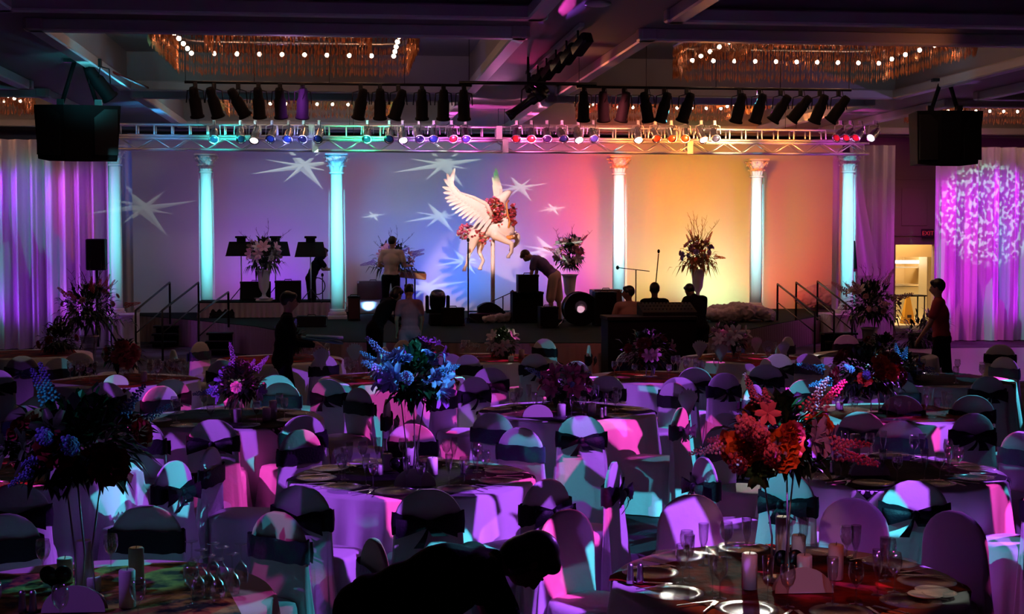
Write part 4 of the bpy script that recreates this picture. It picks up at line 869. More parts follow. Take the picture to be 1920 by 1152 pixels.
clus('white_garland_flowers','lily_white',[(700,540,95,100,35),(370,750,60,60,40),(580,800,50,40,14),(880,760,50,50,8)],3,(.016,.03))
clus('coral_garland_flowers','rose_coral',[(720,560,110,120,70),(560,790,80,50,30)],5)
# ================================================================ FLOWERS
def petal_ring(m,n,r,L,w_,open_,z,ph,curl=.3,mt=None):
    for k in range(n):
        a=ph+2*PI*k/n; R_=Matrix.Rotation(a,4,'Z')@Matrix.Translation((r,0,z))@Matrix.Rotation(open_,4,'Y')
        m.grid(4,4,lambda u,v:((curl*.25*v*v*L+.3*w_*(2*u-1)**2),(u-.5)*w_*(.35+1.3*math.sin(PI*(.15+.72*v))),v*L),mtx=(mt@R_ if mt else R_))
def rose_mb(s=1):
    m=MB()
    for i,(n,r,L,w_,o) in enumerate(((3,.002,.032,.022,.05),(4,.006,.034,.028,.25),(5,.010,.034,.032,.55),(6,.013,.036,.036,.95))): petal_ring(m,n,r*s,L*s,w_*s,o,-.012*s,i*.7)
    m.ell((0,0,-.008*s),(.014*s,.014*s,.016*s),n=8,h=5); return m
def lily_mb(s=1):
    m=MB(); petal_ring(m,6,.004*s,.085*s,.030*s,.75,0,0,1.4); m.tube([(0,0,-.03*s),(0,0,.03*s)],[.006*s,.009*s],6)
    for k in range(5): a=k*1.25; m.tube([(0,0,0),(.016*s*math.cos(a),.016*s*math.sin(a),.06*s)],.0015*s,4)
    return m
def spray_mb(s=1,seed=1):
    rd=random.Random(seed); m=MB(); m.tube([(0,0,0),(.01*s,0,.12*s),(.0,.01*s,.26*s)],[.004*s,.003*s,.001*s],5)
    for i in range(64):
        u=i/63; a=i*2.4; r=.045*s*(1-u*.75)*rd.uniform(.5,1.1); z=.02*s+.24*s*u; q=.0125*s*(1-.45*u); c=(r*math.cos(a),r*math.sin(a),z); m.ell(c,(q,q,q*.8),n=6,h=4)
    return m
BLO={}
def blossom(kind,mt,parent,loc,rot,sc_=1):
    key=(kind,mt)
    nm={'rose':'rose','lily':'lily','spray':'flower_spray'}[kind]
    if key not in BLO:
        mb={'rose':rose_mb,'lily':lily_mb,'spray':spray_mb}[kind](1); o=mb.build(nm,mt,parent); BLO[key]=o
    else:
        o=BLO[key].copy(); COL.objects.link(o); o.parent=parent
    o.location=loc; o.rotation_euler=rot; o.scale=(sc_,)*3; return o
def foliage(parent,c,rx,rz,n,mt,seed,L=.12,w_=.03,name='foliage',droop=.12,lo=-.7):
    rd=random.Random(seed); m=MB(); c=Vector(c)
    for i in range(n):
        a=rd.uniform(0,2*PI); zz=rd.uniform(lo,1); q=math.sqrt(max(0,1-zz*zz))*rd.uniform(.35,1); d=Vector((q*math.cos(a),q*math.sin(a),zz)); p=c+Vector((d.x*rx,d.y*rx,d.z*rz))*rd.uniform(.45,.95)
        dd=(d+Vector((rd.uniform(-.5,.5),rd.uniform(-.5,.5),rd.uniform(-.5,.3)))).normalized(); l=L*rd.uniform(.6,1.4); s=dd.cross(Vector((0,0,1))); s=(s.normalized() if s.length>.01 else Vector((1,0,0)))*w_*rd.uniform(.6,1.2)
        e=p+dd*l+Vector((0,0,-droop*l)); mid=p+dd*l*.5+Vector((0,0,.06*l)); nn=s.cross(dd).normalized()*w_*.3
        m.add([p,mid+s+nn,e,mid-s+nn,mid],[(0,1,4),(0,4,3),(1,2,4),(4,2,3)])
    return m.build(name,mt,parent,smooth=False,kind='stuff')
def twigs(parent,c,R_,H,n,mt,seed,name='curly_twigs',spread=.6):
    rd=random.Random(seed); m=MB(); c=Vector(c)
    for i in range(n):
        a=2*PI*i/n+rd.uniform(-.3,.3); L=H*rd.uniform(.7,1.15); sp=spread*rd.uniform(.2,1.2); pts=[]
        for k in range(8):
            u=k/7; pts.append(c+Vector((math.cos(a)*R_*sp*u**1.1+.03*math.sin(9*u+i),math.sin(a)*R_*sp*u**1.1*.7,L*u-.25*sp*L*u*u*u)))
        m.tube(pts,[.008*(1-.7*k/7) for k in range(8)],5)
        for q in (3,4,5,6):
            e=pts[q]+Vector((rd.uniform(-.07,.07),rd.uniform(-.07,.07),.06)); m.tube([pts[q],e],[.004,.002],4)
    return m.build(name,mt,parent)
def bouquet_head(t,c,rx,rz,spec,seed,nl=170,leaf='leaf_dark',L=.12):
    foliage(t,c,rx,rz,nl,leaf,seed,L=L)
    rd=random.Random(seed+9); c=Vector(c)
    for kind,mt,n,sc_ in spec:
        for i in range(n):
            a=rd.uniform(-PI,PI) ; zz=rd.uniform(-.35,.95); q=math.sqrt(1-zz*zz); d=Vector((q*math.cos(a),q*math.sin(a),zz)); p=c+Vector((d.x*rx,d.y*rx,d.z*rz))*rd.uniform(.8,1.0)
            blossom(kind,mt,t,p,d.to_track_quat('Z','Y').to_euler(),sc_*rd.uniform(.8,1.2))
# urn arrangements on the stage and beside it
def urn(px,pyb,z,label,seed,spec,H=1.1,leaf='leaf_dark',urn_m='plaster',rx=.42,rz=.4,tw=9,pyc=490,Y=None,leafn=230,twm='twig',uh=.62,droopy=0):
    p=on(px,pyb,z) if Y is None else Vector((xat(px,Y),Y,z)); 
    t=thing('flower_urn',label,'flower arrangement',p); zc=aty(px,pyc,p.y).z-p.z; u0=max(0,zc-rz-uh)
    if u0>.05: MB().box((0,0,u0/2),(.36,.36,u0),bev=.02).lathe([(.2,u0),(.22,u0+.02)],16).build('pedestal','plaster',t,smooth=False)
    MB().lathe([(.11,0),(.12,.02),(.05,.06),(.04,.12),(.06,.15),(.11,.25),(.13,.45),(.15,.6),(.19,.64),(.17,.64),(.12,.5)],24,c=(0,0,u0),cap=False).build('urn',urn_m,t)
    bouquet_head(t,(0,0,zc),rx,rz,spec,seed,leafn,leaf,.16)
    if tw: twigs(t,(0,0,zc-.1),.9,H,tw,twm,seed)
    if droopy: foliage(t,(0,0,zc-.25),rx*1.5,rz*.4,90,leaf,seed+3,L=.22,w_=.03,name='trailing_leaves',droop=.7,lo=-.2)
    return t
urn(495,565,MZ,'white urn of white lilies and dark leaves on the riser behind the music stands',11,[('lily','lily_pink',7,1.5),('lily','lily_white',5,1.4),('rose','lily_white',4,1.5)],.85,pyc=478,rx=.36,rz=.36,droopy=1)
urn(738,590,SZ,'urn of pink lilies and twigs behind the man in the peach shirt',12,[('lily','lily_pink',14,1.4),('spray','flower_lilac',6,1.2)],.8,pyc=484,rx=.44,rz=.36,droopy=1)
urn(1068,600,SZ,'white urn of pink and white flowers behind the man in shorts',13,[('lily','lily_white',10,1.5),('rose','lily_pink',8,1.6),('spray','rose_pink',4,1.2)],.75,pyc=480,rx=.32,rz=.42,tw=11)
urn(1308,596,SZ,'white urn of lilac roses and golden twigs against the glowing orange backdrop',14,[('rose','flower_lilac',12,1.4),('rose','lily_pink',6,1.4),('spray','rose_orange',8,1.0)],1.0,leaf='leaf_gold',pyc=478,rx=.42,rz=.34,tw=14,twm='leaf_gold',droopy=1)
urn(165,0,0,'big dark urn arrangement of leaves and curving branches before the purple drape',15,[('spray','rose_coral',9,1.0),('rose','lily_pink',8,1.2)],1.0,pyc=580,Y=26.0,rx=.62,rz=.46,tw=12,leafn=480,uh=.66,urn_m='vase_glass',droopy=1)
urn(1632,0,0,'big urn arrangement with pale gladioli beside the service doorway',16,[('spray','lily_pink',8,1.5),('rose','lily_pink',10,1.2),('lily','lily_white',5,1.5)],.9,pyc=570,Y=26.5,rx=.58,rz=.46,tw=10,leafn=460,uh=.66,urn_m='silver',droopy=1)
def bush(px,py,Y,r,label,seed): 
    c=aty(px,py,Y); t=thing('potted_shrub',label,'plant',(c.x,Y,0)); MB().lathe([(.16,0),(.2,.32),(.22,.34),(.18,.34)],20,cap=False).build('pot','black_gloss',t); MB().tube([(0,0,.2),(0.02,0,c.z)],.02,6).build('stem','twig',t); foliage(t,(0,0,c.z),r,r*.8,170,'leaf_dark',seed,L=.22,w_=.03)
bush(1720,630,29,.5,'dark leafy potted plant at the foot of the service doorway',31); bush(112,640,27.5,.42,'dark leafy potted plant low before the purple drape',32); bush(1752,608,30.2,.3,'small dark potted plant against the edge of the magenta drape',33)
# ================================================================ TABLES AND CHAIRS
TH=.75; TR=.84
def cloth_profile():
    f=lambda i,a:(0 if i<2 else (.006,.018,.035,.055)[min(i-2,3)]*(math.sin(13*a+1.2*math.sin(3*a))+.4*math.sin(29*a)))
    return MB().lathe([(.001,TH),(TR,TH),(TR+.014,TH-.015),(TR+.03,TH-.2),(TR+.05,TH-.45),(TR+.075,.012)],140,fold=f,cap=False)
tm=thing('round_table','t','table'); MB().lathe([(.001,.735),(TR-.02,.735),(TR-.02,.70),(.001,.70)],40,cap=False).build('tabletop','beige_panel',tm)
for k in range(4):
    a=PI/4+k*PI/2; MB().tube([(.5*math.cos(a),.5*math.sin(a),.7),(.56*math.cos(a),.56*math.sin(a),0)],.016,6).build('leg','alu',tm)
TBL=Proto(tm); cl0=cloth_profile().build('tablecloth','cloth_white'); CLO=Proto(cl0)
def topper(mt,seed,S=1.28):
    rd=random.Random(seed); m=MB(); n=33
    def fn(u,v):
        x=(u-.5)*S;y=(v-.5)*S; r=math.hypot(x,y); z=TH+.006+.003*math.sin(11*x+seed)*math.sin(13*y)
        if r>TR+.0: e=r-TR; k=(TR+.022+.10*e)/r; x*=k;y*=k; z=TH+.004-e*.95
        return (x,y,z)
    return m.grid(n,n,fn).build('table_topper',mt)
TP={}
def chair_mb(seed,back=True):
    rd=random.Random(seed); m=MB(); N=56; p1,p2=rd.uniform(0,6),rd.uniform(0,6)
    def ring(z,hw,yf,yb,fold,e=3.2):
        out=[]; cyy=(yf+yb)/2; hy=(yf-yb)/2
        for k in range(N):
            a=2*PI*k/N; c,s=math.cos(a),math.sin(a); x=hw*math.copysign(abs(c)**(2/e),c); y=hy*math.copysign(abs(s)**(2/e),s); f=1+fold*(math.sin(9*a+p1+2*z)+.5*math.sin(17*a+p2)); out.append((x*f,cyy+y*f,z))
        return out
    # skirt and seat
    rs=[ring(.012,.27,.29,-.26,.045),ring(.15,.262,.28,-.25,.035),ring(.32,.245,.262,-.24,.018),ring(.44,.232,.25,-.235,.006),ring(.468,.222,.24,-.23,0),ring(.478,.19,.20,-.2,0),ring(.482,.05,.05,-.05,0)]
    vs=[p for r in rs for p in r]; fs=[(i*N+k,i*N+(k+1)%N,(i+1)*N+(k+1)%N,(i+1)*N+k) for i in range(len(rs)-1) for k in range(N)]; fs.append(tuple(range((len(rs)-1)*N,len(rs)*N))); m.add(vs,fs)
    # back with its loose rear panel
    rs=[]
    for z in (.012,.15,.3,.45,.58,.68,.74,.79,.83,.87,.90,.92,.932):
        if z<.72: hw=.205+.062*((.72-z)/.72)**1.4
        else: hw=.205*math.sqrt(max(.02,1-((z-.72)/.216)**2.3))
        yb=-.275-.10*max(0,(.72-z)/.72)**1.2; yf=-.21-.03*max(0,z-.45) if z>.4 else -.2
        th=1 if z<.85 else max(.4,1-(z-.85)*5); c=(yf+yb)/2
        rs.append(ring(z,hw,c+(yf-c)*th,c+(yb-c)*th,.05*max(0,(.62-z)/.62)**.8+.006,3.0))
    vs=[p for r in rs for p in r]; fs=[(i*N+k,i*N+(k+1)%N,(i+1)*N+(k+1)%N,(i+1)*N+k) for i in range(len(rs)-1) for k in range(N)]; fs.append(tuple(range((len(rs)-1)*N,len(rs)*N))); m.add(vs,fs)
    return m
def sash_mb(seed,bow=True):
    m=MB(); N=40; zc=.735
    def ring(v):
        out=[]
        for k in range(N+1):
            a=2*PI*k/N+PI/2; c,s=math.cos(a),math.sin(a); e=3.0; x=.214*math.copysign(abs(c)**(2/e),c); y=-.243+.047*math.copysign(abs(s)**(2/e),s)
            h=.062
            if bow and s<0: g=min(1,abs(x)/.2); h=.022+.045*g**.8; y-=.012*(1-g)
            out.append((x*1.012,y,zc+(v-.5)*2*h+.004*math.sin(9*a)))
        return out
    R5=[ring(v) for v in (0,.5,1)]
    for r in R5[1:2]:
        for i,p in enumerate(r): r[i]=(p[0]*1.02,p[1]*1.0,p[2])
    vs=[p for r in R5 for p in r]; fs=[(i*(N+1)+k,i*(N+1)+k+1,(i+1)*(N+1)+k+1,(i+1)*(N+1)+k) for i in range(2) for k in range(N)]; return m.add(vs,fs)
def bow_mb(seed):
    rd=random.Random(seed); m=MB(); y=-.325; z=.735
    for s in (-1,1):
        L=rd.uniform(.15,.19); m.grid(6,5,lambda u,v:(s*(.012+L*u),y-.018*math.sin(PI*u)-.014*math.sin(PI*v),z+(v-.5)*(.035+.085*u)-.02*u)); m.grid(6,5,lambda u,v:(s*(.012+L*u),y+.012*math.sin(PI*u)-.008,z+(v-.5)*(.035+.085*u)-.02*u))
        l2=rd.uniform(.05,.13); m.grid(4,6,lambda u,v:(s*(.01+.055*v+.02*(u-.5))+(u-.5)*(.03+.05*v),y-.012-.02*math.sin(v*4),z-.015-l2*v))
    m.ell((0,y-.008,z),(.028,.024,.03),n=10,h=7); return m
def mkchair(seed,sash='sash_black',bow=True):
    t=thing('banquet_chair','c','chair'); chair_mb(seed).build('slipcover','cover_white',t); s=sash_mb(seed,bow).build('sash',sash,t)
    if bow: bow_mb(seed).build('bow',sash,s)
    return t
CHS=[Proto(mkchair(1)),Proto(mkchair(2)),Proto(mkchair(3)),Proto(mkchair(4,'sash_teal')),Proto(mkchair(5,'sash_teal',False))]
def mknosash(): t=thing('banquet_chair','c','chair'); chair_mb(9).build('slipcover','cover_white',t); return t
CHS.append(Proto(mknosash()))
# id: px,py centre of the top, description
T={'T0':(165,1128,'upturned-glasses table','topper_gold'),'T1':(1475,1092,'orange-bouquet table','topper_bronze'),
'T2':(772,896,'purple-and-blue-bouquet table','topper_black'),'T4':(1655,884,'black-topped table behind the orange bouquet','topper_black'),'T17':(35,884,'table behind the dark bouquet','topper_bronze'),
'T6':(430,786,'low lilac-and-teal-bouquet table','topper_black'),'T3':(1062,772,'pink-lily table','topper_black'),'T5':(1672,776,'dark-rose-bouquet table','topper_bronze'),
'T7':(235,714,'table with coral roses','topper_bronze'),'T9':(735,710,'sparkling-glasses table','topper_bronze'),'T12':(1232,708,'unlit table by the control desk','topper_bronze'),
'T10':(525,674,'table by the linen-carrying figure','topper_bronze'),'T11':(905,672,'white-and-green-bouquet table','topper_bronze'),'T13':(1395,672,'fan-napkin table','topper_bronze'),
'T14':(1760,712,'pale-blue-bouquet table','topper_black'),'T15':(1640,666,'table below the doorway-end steps','topper_black'),'T16':(55,664,'far table under the purple drape','topper_bronze')}
TC={}
for i,(k,(px,py,ds,tp)) in enumerate(T.items()):
    p=atz(px,py,TH); TC[k]=Vector((p.x,p.y,0)); loc=TC[k]
    TBL.put(loc,0,'folding table under the cloth, '+ds,'round banquet tables')
    CLO.put(loc,i*.7,'white floor-length tablecloth on the '+ds,'white tablecloths')
    if tp not in TP: TP[tp]=Proto(topper(tp,i))
    TP[tp].put(loc,{'T1':.55,'T0':.2,'T2':.75,'T4':.3}.get(k,i*.9),{'topper_gold':'gold brocade','topper_bronze':'copper-red','topper_black':'black satin'}[tp]+' topper on the '+ds,'square table toppers')
    for o in (COL.objects[-1],): o['category']='table topper'
for o in COL.objects:
    if o.name.startswith('tablecloth'): o['category']='tablecloth'
# chairs by the pixel of the top of the back
CL='''T0 265 950 0|T0 10 968 1|T0 490 968 3|T0 680 1016 3|T0 648 1098 0
T1 1313 938 5|T1 1590 938 5|T1 1775 964 5|T1 1092 966 5|T1 1950 1010 1
T2 585 905 0|T2 800 918 1|T2 1015 900 2|T2 1115 866 0|T2 470 842 1|T2 600 813 1|T2 768 803 0|T2 955 808 3
T17 30 908 2|T17 225 800 1|T17 45 762 4|T17 250 860 0|T17 -60 800 0
T4 1490 886 0|T4 1715 898 1|T4 1890 880 2|T4 1330 860 1|T4 1365 803 3|T4 1685 793 4|T4 1850 818 4|T4 1540 800 2
T6 403 787 1|T6 570 780 0|T6 320 728 2|T6 600 735 0|T6 690 750 1|T6 268 762 2|T6 530 718 3
T3 850 722 2|T3 928 775 4|T3 1095 780 0|T3 1258 768 3|T3 1195 725 1|T3 922 725 2|T3 1065 712 0
T5 1630 765 3|T5 1790 768 2|T5 1905 758 0|T5 1680 730 4|T5 1465 726 3|T5 1560 722 1|T5 1510 775 2
T7 193 718 0|T7 75 742 1|T7 100 718 2|T7 320 712 0|T7 150 676 2|T7 330 688 1
T9 620 712 0|T9 768 752 3|T9 885 708 1|T9 688 676 2|T9 860 668 0|T9 600 688 3
T12 1140 705 0|T12 1275 708 1|T12 1357 700 2|T12 1180 659 0|T12 1340 676 1
T10 445 645 3|T10 520 704 0|T10 640 672 1|T10 420 676 2|T10 600 650 1
T11 830 643 4|T11 920 690 0|T11 1000 664 1|T11 980 640 2|T11 845 664 2
T13 1455 664 2|T13 1300 690 0|T13 1440 684 1|T13 1378 637 3|T13 1510 660 1
T14 1835 703 0|T14 1820 742 1|T14 1825 676 3|T14 1700 668 2|T14 1690 742 0
T15 1520 664 4|T15 1485 646 0|T15 1575 638 1|T15 1625 638 2|T15 1600 700 0
T16 45 668 3|T16 150 662 2|T16 -5 694 0|T16 120 640 1
T10 375 655 2|T11 1065 663 5|T11 1097 648 1|T11 1075 678 3|T14 1878 647 0'''
dirs=['doorway side','stage-doorway side','stage side','stage-drape side','purple-drape side','camera-drape side','camera side','camera-doorway side']
used={}; PLACED=[]
for e in CL.replace('\n','|').split('|'):
    k,px,py,v=e.split(); px=int(px);py=int(py);v=int(v); p=atz(px,py,.93); c=TC[k]; d=Vector((c.x-p.x,c.y-p.y)); 
    L=d.length; an=math.atan2(d.y,d.x)
    # the back stands 0.24 m behind the chair origin
    dd=d/L; org_=Vector((p.x+dd.x*.24,p.y+dd.y*.24,0)); gap=(Vector((c.x,c.y,0))-org_).length
    gm=1.12 if k in('T0','T1') else 1.2
    if gap<gm: org_=Vector((c.x-dd.x*gm,c.y-dd.y*gm,0))
    if k=='T1' and px==1092: an=-1.0
    if k=='T3' and px==1258: an=2.5
    if any((org_-q_).length<.47 for q_ in PLACED): print('SKIP',e); continue
    PLACED.append(org_)
    sec=int(round(math.atan2(p.y-c.y,p.x-c.x)/(PI/4)))%8
    rz=an-PI/2+random.uniform(-.12,.12); ds=T[k][2]
    sash={0:'black bow',1:'black bow',2:'black bow',3:'iridescent teal sash',4:'flat teal band',5:'no sash'}[v]
    lb='white chair with %s, %s of the %s'%(sash,dirs[sec],ds)
    n=used.get(lb,0); used[lb]=n+1
    if n: print('DUPCHAIR',n,lb); lb=lb.replace('white chair',('turned','pulled-out','other')[n-1]+' chair')
    CHS[v].put(org_,rz,lb,'covered banquet chairs')
# ---------------------------------------------------------------- table ware
g=MB().lathe([(.032,0),(.030,.002),(.006,.005),(.0035,.02),(.0035,.075),(.008,.085),(.026,.105),(.036,.135),(.035,.165),(.030,.19),(.0292,.19),(.034,.165),(.035,.135),(.025,.107),(.004,.09)],18,cap=False)
def mkglass(): o=g.build('wine_glass','glass'); o['label']='g'; o['category']='glass'; return o
GL=Proto(mkglass())
fl=MB().lathe([(.030,0),(.028,.002),(.005,.005),(.0035,.02),(.0035,.07),(.010,.085),(.022,.13),(.026,.18),(.027,.215),(.0262,.215),(.021,.13),(.004,.09)],16,cap=False).build('champagne_flute','glass'); fl['label']='f'; fl['category']='glass'; FLU=Proto(fl)
pb=MB().lathe([(.001,.006),(.085,.006),(.10,.012),(.138,.017),(.14,.014),(.10,.004),(.06,0),(.001,0)],32,cap=False)
pt=pb.build('dinner_plate','plate_glass'); pt['label']='p'; pt['category']='plate'; PL=Proto(pt)
bt=MB().lathe([(.001,.005),(.055,.005),(.08,.012),(.082,.010),(.05,0),(.001,0)],24,cap=False).build('bread_plate','china'); bt['label']='p'; bt['category']='plate'; BP=Proto(bt)
kb=MB().box((0,-.05,.005),(.012,.10,.005),bev=.002).add([(-.009,0,.003),(.006,0,.003),(.011,.11,.003),(-.006,.115,.003),(-.009,0,.006),(.006,0,.006),(.009,.10,.005),(-.006,.10,.005)],[(3,2,1,0),(4,5,6,7),(0,1,5,4),(1,2,6,5),(2,3,7,6),(3,0,4,7)])
kn=kb.build('table_knife','silver',smooth=False); kn['label']='k'; kn['category']='cutlery'; KN=Proto(kn)
fb=MB().box((0,-.04,.005),(.009,.12,.004),bev=.002).box((0,.035,.006),(.022,.035,.003))
for i in range(4): fb.box((-.009+i*.006,.07,.007),(.003,.045,.003))
fk=fb.build('table_fork','silver',smooth=False); fk['label']='k'; fk['category']='cutlery'; FK=Proto(fk)
def candle(r,h):
    t=thing('pillar_candle','c','candle'); MB().lathe([(.001,0),(r,0),(r,h-.006),(r-.006,h),(r*.4,h-.004),(.001,h-.006)],26,cap=False).build('wax_body','wax',t); MB().tube([(0,0,h-.006),(.003,0,h+.012)],.0018,5).build('wick','wick',t); return t
CD={h:Proto(candle(r,h)) for h,r in ((.07,.037),(.12,.037),(.17,.037),(.24,.037))}
nk=MB()
for i in range(7):
    a=(i-3)*.2; nk.add([(-.006,i*.004-.012,0),(.006,i*.004-.012,0),(math.sin(a)*.11+.03*math.cos(a),i*.004-.012,.15*math.cos(a)+.02),(math.sin(a)*.14,i*.004-.012,.22*math.cos(a)),(math.sin(a)*.11-.03*math.cos(a),i*.004-.014,.15*math.cos(a)+.02)],[(0,1,2,3,4)]); nk.add([(-.006,i*.004-.009,0),(.006,i*.004-.009,0),(math.sin(a)*.11+.03*math.cos(a),i*.004-.009,.15*math.cos(a)+.02),(math.sin(a)*.14,i*.004-.009,.22*math.cos(a)),(math.sin(a)*.11-.03*math.cos(a),i*.004-.007,.15*math.cos(a)+.02)],[(4,3,2,1,0)])
no=nk.build('folded_napkin','cover_white',smooth=False); no['label']='n'; no['category']='napkin'; NK=Proto(no)
def mkcard(mt='card'):
    t=thing('table_card','c','card'); w_=.14
    def half(s): 
        pts=[(w_*math.cos(a),s*.03*(1-math.sin(a))-s*.0,.115*math.sin(a)) for a in [PI*i/20 for i in range(21)]]
        m=MB(); n=len(pts); m.add([(x,y,z) for x,y,z in pts]+[(x,y+.003,z) for x,y,z in pts],[tuple(range(n)),tuple(range(2*n-1,n-1,-1))]+[(i,(i+1)%n,(i+1)%n+n,i+n) for i in range(n)]); return m.build('card_face',mt,t,smooth=False)
    half(-1); half(1); return t
CARD=Proto(mkcard()); CARDW=Proto(mkcard('card_white'))
hm=MB(); 
for s in (-1,1): hm.ell((s*.032,0,.07),(.042,.022,.045),rot=(0,s*.5,0),n=14,h=10)
hm.add([(-.066,-.012,.055),(.066,-.012,.055),(0,-.008,0),(-.066,.012,.055),(.066,.012,.055),(0,.008,0)],[(0,1,2),(5,4,3),(0,2,5,3),(1,4,5,2)])
ho=hm.build('heart_ornament','black_gloss'); ho['label']='h'; ho['category']='ornament'; HT=Proto(ho)
sm=MB().lathe([(.001,0),(.020,0),(.018,.02),(.013,.07),(.016,.082),(.012,.095),(.001,.098)],14,cap=False).build('salt_shaker','silver'); sm['label']='s'; sm['category']='shaker'; SS=Proto(sm)
TZ=TH+.012
def tp(px,py,z=TZ): return atz(px,py,z)
# place settings round the nearer tables
fulls=('T0','T1','T2','T3','T4','T5','T6','T17')
for ti,k in enumerate(T):
    c=TC[k]; ds=T[k][2]; near=k in fulls
    for i in range(10 if k in ('T0','T1','T2','T4') else 8):
        nS=10 if k in ('T0','T1','T2','T4') else 8
        a=2*PI*i/nS+ti*.37; 
        if k=='T0' and -.3<math.sin(a)<.75 and math.cos(a)>.2: continue
        d=Vector((math.cos(a),math.sin(a),0)); s=Vector((-d.y,d.x,0)); rz=a+PI/2
        pl=ORD[int(((-PI/2-a+.01)%(2*PI))/(2*PI/nS))%nS]+' place clockwise from the camera side, '; G_=' on the '+ds; z=Vector((0,0,TZ))
        if k in ('T1','T2','T3','T4','T6','T17'):
            PL.put(c+d*.66+z,0,'clear glass plate, '+pl+ds,'glass plates'+G_)
            if k in ('T1','T2','T4'):
                KN.put(c+d*.66+s*.17+z,rz,'silver knife, '+pl+ds,'knives'+G_); FK.put(c+d*.66-s*.17+z,rz,'silver fork, '+pl+ds,'forks'+G_)
        if near or k in ('T7','T9','T12','T13','T14'):
            GL.put(c+d*.50+s*.14+z,a,'wine glass, '+pl+ds,'wine glasses'+G_)
        if k in ('T1','T2','T4','T5','T3'): FLU.put(c+d*.47+s*.04+z,a,'slender flute glass, '+pl+ds,'flute glasses'+G_)
def cluster(pts,ds,up=False,grp=None):
    for px,py in pts:
        p=tp(px,py)
        if up: GL.put(p+Vector((0,0,.19)),0,'upturned wine glass'+ds,grp,rot=(PI,0,0))
        else: GL.put(p,0,'wine glass in the close group'+ds,grp)
cluster([(360,1088),(378,1106),(400,1092),(392,1118),(418,1100),(436,1114),(452,1094),(408,1126),(372,1122)],' among those standing on their rims on the gold brocade',True,'upturned glasses on the gold brocade')
rd=random.Random(5)
for k,(px,py,w_,n,ds) in {'a':(315,706,34,15,' beside the coral roses'),'b':(592,664,24,12,' next to the figure carrying linen'),'c':(672,704,22,9,' behind the purple bouquet'),'e':(882,664,16,7,' beside the white and green bouquet'),'f':(1300,700,44,9,' on the unlit table before the control desk'),'g':(150,706,20,5,' at the drape end of the coral rose table')}.items():
    cluster([(px+rd.uniform(-w_,w_),py+rd.uniform(-5,7)) for _ in range(n)],ds,False,'glasses'+ds)
# candles: px,py of the base, height
for (px,py,h,lb) in ((1467,1056,.24,'tall white candle before the stems of the orange bouquet'),(1508,1086,.12,'short cream candle just behind the table card of the front copper-red table'),(1405,1104,.17,'lilac-lit candle nearer the purple chair end of the front copper-red table'),(1567,1086,.17,'candle beside the flute glasses on the front copper-red table'),(1497,1046,.12,'pink-lit candle half behind the tall white one'),
  (158,1108,.24,'tall violet-lit candle between the bouquet stems on the gold brocade'),(122,1092,.12,'violet-lit candle behind the heart ornament on the gold brocade'),(175,1108,.07,'squat violet candle in front of the tall one on the gold brocade'),(256,1092,.17,'violet candle behind another on the gold brocade'),(239,1138,.17,'violet candle standing by itself nearest the camera on the gold brocade'),
  (770,872,.17,'tall teal-lit candle under the purple and blue bouquet'),(811,890,.12,'short teal-lit candle to the doorway side under the purple bouquet'),(708,890,.07,'low violet candle on the black satin under the purple bouquet'),(726,882,.12,'pink-lit candle on the black satin under the purple bouquet'),
  (1053,782,.12,'teal-lit candle before the pink lily bouquet'),(1110,780,.12,'lilac-lit candle behind the bowed chair at the pink lily table'),(445,792,.12,'teal and lilac candle at the lilac and teal bouquet'),(512,786,.17,'tall pale candle beside the lilac and teal bouquet'),(500,790,.12,'violet candle just before the tall pale candle'),
  (1603,876,.24,'tall pink-lit candle on the black-topped table behind the orange bouquet'),(1641,878,.07,'small amber-looking candle behind the table card of the table behind the orange bouquet'),(1705,776,.12,'lilac candle under the dark rose bouquet'),(1574,768,.07,'small candle at the rose table, purple-drape side'),
  (270,716,.12,'pink-lit candle beside the coral roses'),(560,662,.12,'teal-lit candle by the glasses near the figure carrying linen'),(958,678,.07,'white candle beside the white and green bouquet'),(978,672,.12,'lilac-lit candle on the table with the white and green bouquet'),(1713,704,.12,'teal-lit candle by the pale blue bouquet')):
    CD[h].put(tp(px,py),0,lb)
for (px,py,lb,w_) in ((1505,1110,'purple-lit half-round table card on the front copper-red table',0),(778,911,'grey-lit half-round table card on the black satin under the purple bouquet',0),(1630,891,'half-round table card behind the orange bouquet',0),(140,1146,'brown half-round table card on the gold brocade',0),(218,722,'white half-round table card on the coral rose table',1),(1008,782,'magenta-lit half-round table card at the pink lily table',0)):
    (CARDW if w_ else CARD).put(tp(px,py),-.05,lb)
for (px,py,lb) in ((1478,1074,'dark heart ornament before the tall white candle'),(105,1106,'dark heart ornament beside the tall violet-lit candle'),(750,888,'dark heart ornament beside the teal-lit candle')): HT.put(tp(px,py),0,lb)
for (px,py) in ((1182,1094),(1200,1094)): SS.put(tp(px,py),0,('outer' if px==1182 else 'inner')+' silver shaker at the drape-side rim of the front copper-red table','salt and pepper shakers on the front copper-red table')
for (px,py) in ((62,1148),(42,1148)): SS.put(tp(px,py),0,('closer' if px==62 else 'farther')+' silver shaker beside the heart ornament on the gold brocade','shakers on the gold brocade')
for (px,py) in ((868,890),(722,846),(1135,782),(1128,784),(1560,890)): SS.put(tp(px,py),0,{868:'silver shaker on the doorway side of the black satin',722:'silver shaker behind the wine glasses under the purple bouquet',1135:'silver shaker at the pink lily table, doorway side',1128:'silver shaker at the pink lily table, drape side',1560:'silver shaker by the table card behind the orange bouquet'}[px])
for i,(px,py) in enumerate(((1748,1110),(1762,1118),(1735,1122))): BP.put(tp(px,py)+Vector((0,0,.004*i)),0,('lowest','middle','topmost')[i]+' of three white bread plates at the doorway rim of the copper-red table','bread plates on the front copper-red table')
